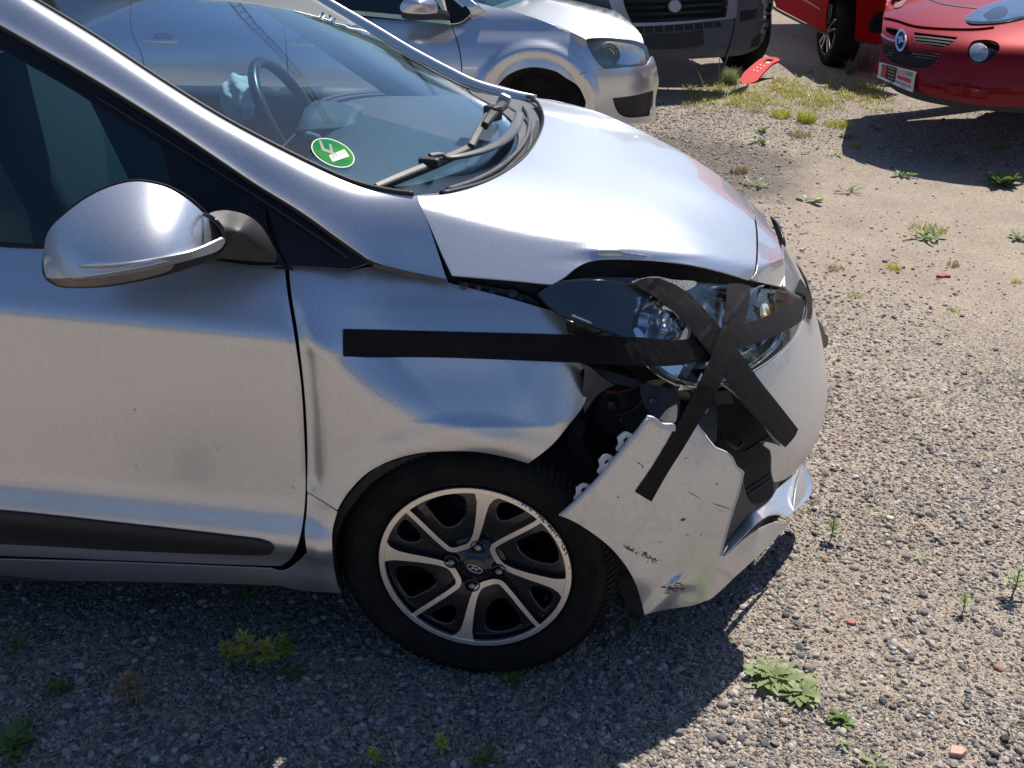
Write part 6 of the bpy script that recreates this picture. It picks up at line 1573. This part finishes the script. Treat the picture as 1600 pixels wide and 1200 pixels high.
def leaf_data(L_, W_, droop, lobes, n=9, seed=0):
    r = random.Random(seed); V = []; F = []
    for i in range(n):
        t = i / (n - 1); w_ = W_ * (math.sin(math.pi * min(1, t * .95 + .03)) ** .8) * (.35 + .65 * t if t < .45 else 1) 
        if lobes: w_ *= 1 - lobes * (i % 2)
        x = L_ * t; z = L_ * (.32 * t - droop * t * t) + .002
        V += [(x, -w_, z + .12 * w_), (x, 0, z), (x, w_, z + .12 * w_)]
    for i in range(n - 1):
        F += [[3*i, 3*i+1, 3*i+4, 3*i+3], [3*i+1, 3*i+2, 3*i+5, 3*i+4]]
    return V, F
_leafs = {}
def leaf_mesh(kind):
    if kind not in _leafs:
        V, F = {'broad': lambda: leaf_data(1, .24, .30, 0, 9, 1), 'jag': lambda: leaf_data(1, .22, .28, .45, 13, 2), 'long': lambda: leaf_data(1, .13, .25, .2, 10, 3)}[kind]()
        me = bpy.data.meshes.new('leaf_shape'); me.from_pydata(V, [], F); me.polygons.foreach_set('use_smooth', [True] * len(F)); _leafs[kind] = me
    return _leafs[kind]
def ground_at(u, v):
    p = atZ(u, v, 0); return np.array([p[0], p[1], gz(p[0], p[1])])
def pxm(u, v):  # metres per photo pixel at that spot
    p = ground_at(u, v); return ((p - CAM) @ _F) / F_PX
def rosette(u, v, wpx, n, kind, mat, label, parts=True, up=.0, group='leafy weeds growing on the gravel', dry=0):
    c = ground_at(u, v); R = wpx * pxm(u, v) / 2 * 1.1
    if parts:
        t = thing('leafy_weed', label, 'weed', tuple(c), group)
        for i in range(n):
            me = leaf_mesh(kind); key = mat.name
            m2 = bpy.data.meshes.get('leaf_' + kind + key) or None
            if m2 is None:
                m2 = me.copy(); m2.name = 'leaf_' + kind + key; m2.materials.append(mat)
            o = link(bpy.data.objects.new('leaf', m2)); o.parent = t
            ring_ = i / max(1, n - 1); a = i * 2.4 + rnd.uniform(-.3, .3); s = R * rnd.uniform(.6, 1.0) * (1 - .35 * ring_)
            o.scale = (s, s * rnd.uniform(.8, 1.2), s * rnd.uniform(.5, 1.2)); o.rotation_euler = (rnd.uniform(-.35, .35), -ring_ * .5 - up + rnd.uniform(-.15, .1), a)
            o.location = (rnd.gauss(0, R * .12), rnd.gauss(0, R * .12), .002 + .004 * rnd.random())
        return t
    V, F = [], []
    b = leaf_data(1, {'broad': .24, 'jag': .22, 'long': .13}[kind], .28, .3 if kind != 'broad' else 0, 6)
    for i in range(n):
        s = R * rnd.uniform(.4, 1.0); M4 = Matrix.Translation(tuple(c + [rnd.gauss(0, R * .2), rnd.gauss(0, R * .2), .003])) @ Matrix.Rotation(i * 2.4, 4, 'Z') @ Matrix.Rotation(-.6 * rnd.random() - up, 4, 'Y') @ Matrix.Rotation(rnd.uniform(-.4, .4), 4, 'X') @ Matrix.Diagonal((s, s, s, 1))
        k = len(V); V += [tuple(M4 @ Vector(p)) for p in b[0]]; F += [[k + q for q in f] for f in b[1]]
    o = mkobj('leafy_weed', V, F, mat, None); return meta(o, label, 'weed', group)
def sprig(u, v, hpx, label, mat=LEAFP, lean=.0, group='upright weed sprigs', stems=1):
    c = ground_at(u, v); k_ = pxm(u, v); h = hpx * k_ * 1.15; V, F = [], []
    t = thing('weed_sprig', label, 'weed', tuple(c), group)
    for s in range(stems):
        ax = c + [rnd.gauss(0, .012) * (stems > 1), rnd.gauss(0, .012) * (stems > 1), 0]; top = ax + [h * (lean + rnd.uniform(-.1, .1)), h * rnd.uniform(-.1, .1), h]
        tube('stem', crpath([ax, (ax + top) / 2 + [.002, 0, 0], top], 3), [h * .028] * 3 + [h * .02] * 3 + [h * .012], DRY if stems > 1 else LEAF, t, 5)
        b = leaf_data(1, .22, .3, .35, 6)
        for i in range(26):
            f_ = .35 + .65 * i / 25; p = ax * (1 - f_) + top * f_; sz = h * .42 * (1.25 - f_ * .75) * rnd.uniform(.7, 1.2)
            M4 = Matrix.Translation(tuple(p)) @ Matrix.Rotation(i * 2.4, 4, 'Z') @ Matrix.Rotation(-rnd.uniform(.1, .9), 4, 'Y') @ Matrix.Diagonal((sz, sz, sz, 1))
            k = len(V); V += [tuple(M4 @ Vector(q)) for q in b[0]]; F += [[k + q for q in f] for f in b[1]]
    mkobj('leaves', V, F, mat, t); return t
def blades(V, F, c, R, h, n, spread=.6, wd=.0022):
    for i in range(n):
        a = rnd.uniform(0, 6.283); r = R * math.sqrt(rnd.random()); hh = h * rnd.uniform(.45, 1.1); la = rnd.uniform(0, 6.283); l = hh * spread * rnd.uniform(.3, 1.2)
        b = np.array([c[0] + r * math.cos(a), c[1] + r * math.sin(a), c[2] - .002]); d = np.array([math.cos(la), math.sin(la), 0]); s = np.array([-d[1], d[0], 0]) * wd * rnd.uniform(.7, 1.5)
        k = len(V)
        for t in (0, .4, .75): V += [b + d * l * t * t + [0, 0, hh * t * (1 - .15 * t)] - s * (1 - .6 * t), b + d * l * t * t + [0, 0, hh * t * (1 - .15 * t)] + s * (1 - .6 * t)]
        V.append(b + d * l + [0, 0, hh * .9])
        F += [[k, k+1, k+3, k+2], [k+2, k+3, k+5, k+4], [k+4, k+5, k+6]]
def tuft(u, v, wpx, hpx, n, mat, label, group='grass tufts on the gravel', wd=.0022):
    c = ground_at(u, v); k_ = pxm(u, v); V, F = [], []
    blades(V, F, c, wpx * k_ / 2, hpx * k_, n, .6, wd); o = mkobj('grass_tuft', V, F, mat, None, False); return meta(o, label, 'grass', group)

rosette(1205, 1062, 100, 44, 'jag', LEAFP, 'largest pale green weed clump at the edge of the car shadow')
rosette(1252, 1086, 84, 40, 'broad', LEAFP, 'pale broad-leaved weed joined to the right side of the largest clump')
rosette(1312, 1128, 56, 16, 'broad', LEAF, 'dark green broad-leaved weed just below and right of the largest clump')
rosette(1314, 1165, 34, 6, 'broad', LEAFP, 'small oval-leaved weed under the dark green one')
rosette(1368, 1196, 50, 9, 'jag', LEAFP, 'greyish weed cut off by the lower edge of the picture')
rosette(1437, 876, 26, 7, 'broad', LEAFP, 'tiny flat star of pale leaves on bare gravel right of the bumper', False)
rosette(1376, 812, 24, 6, 'long', LEAF, 'tiny dark weed beside a chalky pale stone', False)
rosette(1530, 906, 16, 5, 'broad', LEAFP, 'smallest pale weed between two upright sprigs', False)
rosette(1448, 372, 68, 22, 'long', LEAF, 'wide dark green weed halfway up the right side', False)
tuft(1448, 360, 60, 10, 160, GRASS, 'yellow grass fringe on the wide dark green weed')
rosette(1592, 376, 36, 12, 'broad', LEAF, 'green weed at the right edge below the red car shadow', False)
rosette(1566, 290, 60, 34, 'broad', LEAF, 'bushy bright weed near the right edge under the red car', False, .25)
rosette(1496, 250, 34, 16, 'long', LEAF, 'green weed with dark seed heads left of the bushy bright one', False, .1)
rosette(1408, 275, 34, 14, 'broad', LEAF, 'round-leaved weed in the middle of the dusty track', False)
rosette(1323, 301, 40, 14, 'long', LEAF, 'narrow flat weed next to a star-shaped pale weed', False)
rosette(1271, 316, 46, 11, 'broad', LEAFP, 'star-shaped pale weed nearest the nose of the silver car', False)
rosette(1305, 243, 32, 12, 'long', LEAFP, 'pale low weed under a thin dry stalk', False)
rosette(1322, 214, 28, 12, 'broad', LEAF, 'small dark green weed left of the red car shadow tip', False)
rosette(1372, 200, 26, 8, 'broad', LEAFP, 'pale round-leaved weed at the edge of the red car shadow', False, .2)
rosette(1190, 206, 26, 16, 'broad', LEAF, 'dark bushy weed close to the grass strip', False, .2)
rosette(1185, 225, 34, 20, 'broad', LEAFP, 'yellow green weed below the dark bushy one', False, .1)
rosette(1178, 292, 44, 18, 'long', LEAFP, 'yellow green weed against the bonnet edge', False, .1)
rosette(1442, 622, 26, 8, 'long', LEAFP, 'lone tiny weed in the open gravel right of the headlamp', False, .2)
# plants in the shade of the car
rosette(455, 1055, 50, 9, 'broad', LEAF, 'broad-leaved weed in the car shade among yellow sprigs')
rosette(92, 1082, 58, 16, 'jag', LEAF, 'jagged dark weed in the shade under the door')
rosette(22, 1165, 76, 46, 'broad', LEAF, 'low mossy green weed in the bottom left corner', False)
rosette(28, 1015, 48, 30, 'long', LEAF, 'dark grassy weed at the left edge below the sill', False, .3)
rosette(800, 1066, 40, 18, 'broad', LEAF, 'dim leafy weed right below the front tyre', False)
rosette(760, 1190, 60, 24, 'long', LEAF, 'dark narrow-leaved weed at the bottom edge under the tyre', False, .2)
rosette(985, 985, 40, 16, 'broad', LEAF, 'shaded weed beside the tyre under the torn bumper', False, .2)
rosette(385, 942, 50, 20, 'long', LEAF, 'deeply shaded weed under the sill', False, .3)
for u, v, h, lab in ((1297, 845, 34, 'upright sprig nearest the torn bumper with its own small shadow'), (1504, 957, 30, 'upright green sprig in the middle of the lower right gravel'), (1581, 932, 44, 'tallest green sprig at the right edge')):
    sprig(u, v, h, lab)
for u, v, h, lab in ((365, 1050, 52, 'leftmost yellow sprig of four in the car shade'), (396, 1050, 62, 'tallest yellow sprig in the car shade'), (424, 1052, 56, 'yellow sprig between the tallest and the broad leaves'), (450, 1040, 48, 'yellow sprig rising out of the broad-leaved weed'),
                     (590, 1200, 34, 'short sprig at the bottom edge below the tyre'), (692, 1182, 38, 'thin yellow sprig below the tyre')):
    sprig(u, v, h, lab, GRASS, -.05)
sprig(208, 1100, 52, 'dry brown weed between two green weeds in the shade', DRY, 0, 'dry weeds', 3)
tuft(1395, 420, 26, 10, 90, GRASS, 'straw-coloured tuft on the bare dust left of the pink shard', wd=.0016)
tuft(1306, 420, 26, 9, 90, DRY, 'dry tuft on the dust right of the car nose', wd=.0016)
tuft(1488, 417, 22, 10, 60, DRY, 'faint dry tuft above the pink shard', wd=.0016)
tuft(1335, 463, 24, 8, 70, GRASS, 'small yellow tuft level with the lamp', wd=.0014)
tuft(1490, 487, 22, 7, 50, GRASS, 'small yellow tuft right of the pink shard', wd=.0014)
tuft(1588, 444, 18, 8, 50, GRASS, 'small yellow tuft at the right edge', wd=.0014)
tuft(1260, 190, 30, 22, 200, GRASS, 'brownish green tuft standing alone below the grass strip')
tuft(1220, 182, 34, 16, 200, GRASS, 'soft green tuft below the left part of the grass strip')
tuft(1310, 196, 44, 12, 240, GRASS, 'flat yellow tuft left of the red car shadow')
tuft(1335, 228, 22, 8, 80, GRASS, 'small tuft between the pale low weed and the shadow')
tuft(1250, 212, 36, 12, 160, DRY, 'dry tuft beside the dark bushy weed')
tuft(1155, 270, 30, 14, 140, DRY, 'dry straw tuft behind the bonnet edge')
tuft(1560, 230, 30, 12, 70, LEAF, 'dark grass in the shade of the red car')
tuft(1141, 131, 26, 30, 260, LEAFP, 'bright green grass tuft left of the red plastic part')
tuft(1347, 108, 16, 42, 40, LEAFP, 'tall thin grass in front of the shaded wheel')
tuft(1327, 118, 14, 26, 90, LEAFP, 'leafy stalk left of the tall thin grass')
# seeded stalks standing in front of the van
def stalk(pts, label, heads=0):
    c = ground_at(*pts[0][:2]); P = [c] + [atY(u, v, c[1] + dy) for u, v, dy in pts[1:]]
    o = tube('dry_stalk', crpath(P, 5), .0035, DRY, None, 5); meta(o, label, 'stalk', 'dry stalks in front of the van')
    for i in range(heads):
        q = P[-1] * (1 - i * .25) + P[-2] * i * .25; V, F = lathe_data([(0, -.02), (.009, -.008), (.010, .006), (0, .02)], 6, 'z'); s = mkobj('seed_head', [np.array(a) + q for a in V], F, GRASS, o)
stalk([(1103, 138, 0), (1093, 118, 0), (1080, 88, 0), (1069, 61, 0)], 'bent pale stalk leaning left in front of the van bumper', 1)
stalk([(1123, 135, 0), (1124, 100, 0), (1128, 68, 0), (1134, 46, 0)], 'tallest straight stalk with seed heads in front of the van', 3)
stalk([(1125, 136, 0), (1131, 105, 0), (1140, 82, 0), (1147, 67, 0)], 'short stalk bending right beside the tallest one', 1)
stalk([(1046, 142, 0), (1040, 134, 0), (1030, 128, 0)], 'low broken stalk near the hatchback bumper', 0)
# strip of mixed grass: nobody could count it
V, F, V2, F2 = [], [], [], []
for k in range(1150):
    u = rnd.uniform(1075, 1390); v = 152 + rnd.gauss(0, 9) - (u - 1075) * .015 + 6 * math.sin(u * .05)
    if rnd.random() < .25: v = rnd.uniform(110, 175)
    if abs(math.sin(u * .11) + math.sin(u * .043 + v * .1)) < .35: continue
    c = ground_at(u, v); dry = rnd.random() < .42
    blades(V2 if dry else V, F2 if dry else F, c, .06, rnd.uniform(.02, .055), 8, 1.1, .0028)
meta(mkobj('grass_strip', V, F, GRASS, None, False), 'strip of yellow green grass crossing the yard', kind='stuff')
meta(mkobj('dry_grass_strip', V2, F2, DRY, None, False), 'dry straw mixed into the grass strip', kind='stuff')

# leaning lattice boom beyond the yard, mirrored in the windscreen
def mirror_dir(u, v):
    P, N = surf_pn(WIND, [(u, v)]); d = P[0] - CAM; d /= np.linalg.norm(d); return P[0], d - 2 * (d @ N[0]) * N[0]
Pa, ra = mirror_dir(515, 195); Pb_, rb = mirror_dir(366, 4)
top = Pa + ra * 42; bot = Pb_ + rb * 42; ax = (top - bot) / np.linalg.norm(top - bot)
bot2 = bot - ax * (bot[2] / ax[2]); L_ = np.linalg.norm(top - bot2)
s1 = np.cross(ax, ra); s1 /= np.linalg.norm(s1); s2 = np.cross(ax, s1)
V, F = [], []
n_ = 34
def wl(t): return .34 * (1 - .75 * t) + .05
for a, b in ((1, 1), (1, -1), (-1, -1), (-1, 1)):
    v_, f_ = tube_data([bot2 + ax * L_ * t + (s1 * a + s2 * b) * wl(t) for t in (0, .5, 1)], .055, 5); V, F = merge((V, F), (v_, f_))
for i in range(n_):
    t0, t1 = i / n_, (i + 1) / n_
    for (a, b), (c_, d_) in (((1, 1), (1, -1)), ((1, -1), (-1, -1)), ((-1, -1), (-1, 1)), ((-1, 1), (1, 1))):
        v_, f_ = tube_data([bot2 + ax * L_ * t0 + (s1 * a + s2 * b) * wl(t0), bot2 + ax * L_ * t1 + (s1 * c_ + s2 * d_) * wl(t1)], .03, 4); V, F = merge((V, F), (v_, f_))
meta(mkobj('lattice_mast', V, F, simple('olive_grey_steel', (.22, .21, .15), .6), None, False), 'leaning lattice mast whose image shows in the windscreen', 'mast')

# dead stems and straw lying about
V, F = [], []
for k in range(150):
    u = rnd.choice([rnd.uniform(1040, 1600), rnd.uniform(0, 1000)]); v = rnd.uniform(200, 1190) if u > 1040 else rnd.uniform(960, 1190)
    c = ground_at(u, v) + [0, 0, .006]
    if -2.5 < c[0] < .85 and .1 < c[1] < 1.7: continue
    a = rnd.uniform(0, 6.28); l = rnd.uniform(.008, .035); d = np.array([math.cos(a), math.sin(a), 0])
    v_, f_ = tube_data([c - d * l, c + np.array([-d[1], d[0], .3]) * l * .2, c + d * l], .0009, 4); V, F = merge((V, F), (v_, f_))
meta(mkobj('dead_stems', V, F, DRY, None, False), 'thin dead plant stems strewn over the gravel', kind='stuff')
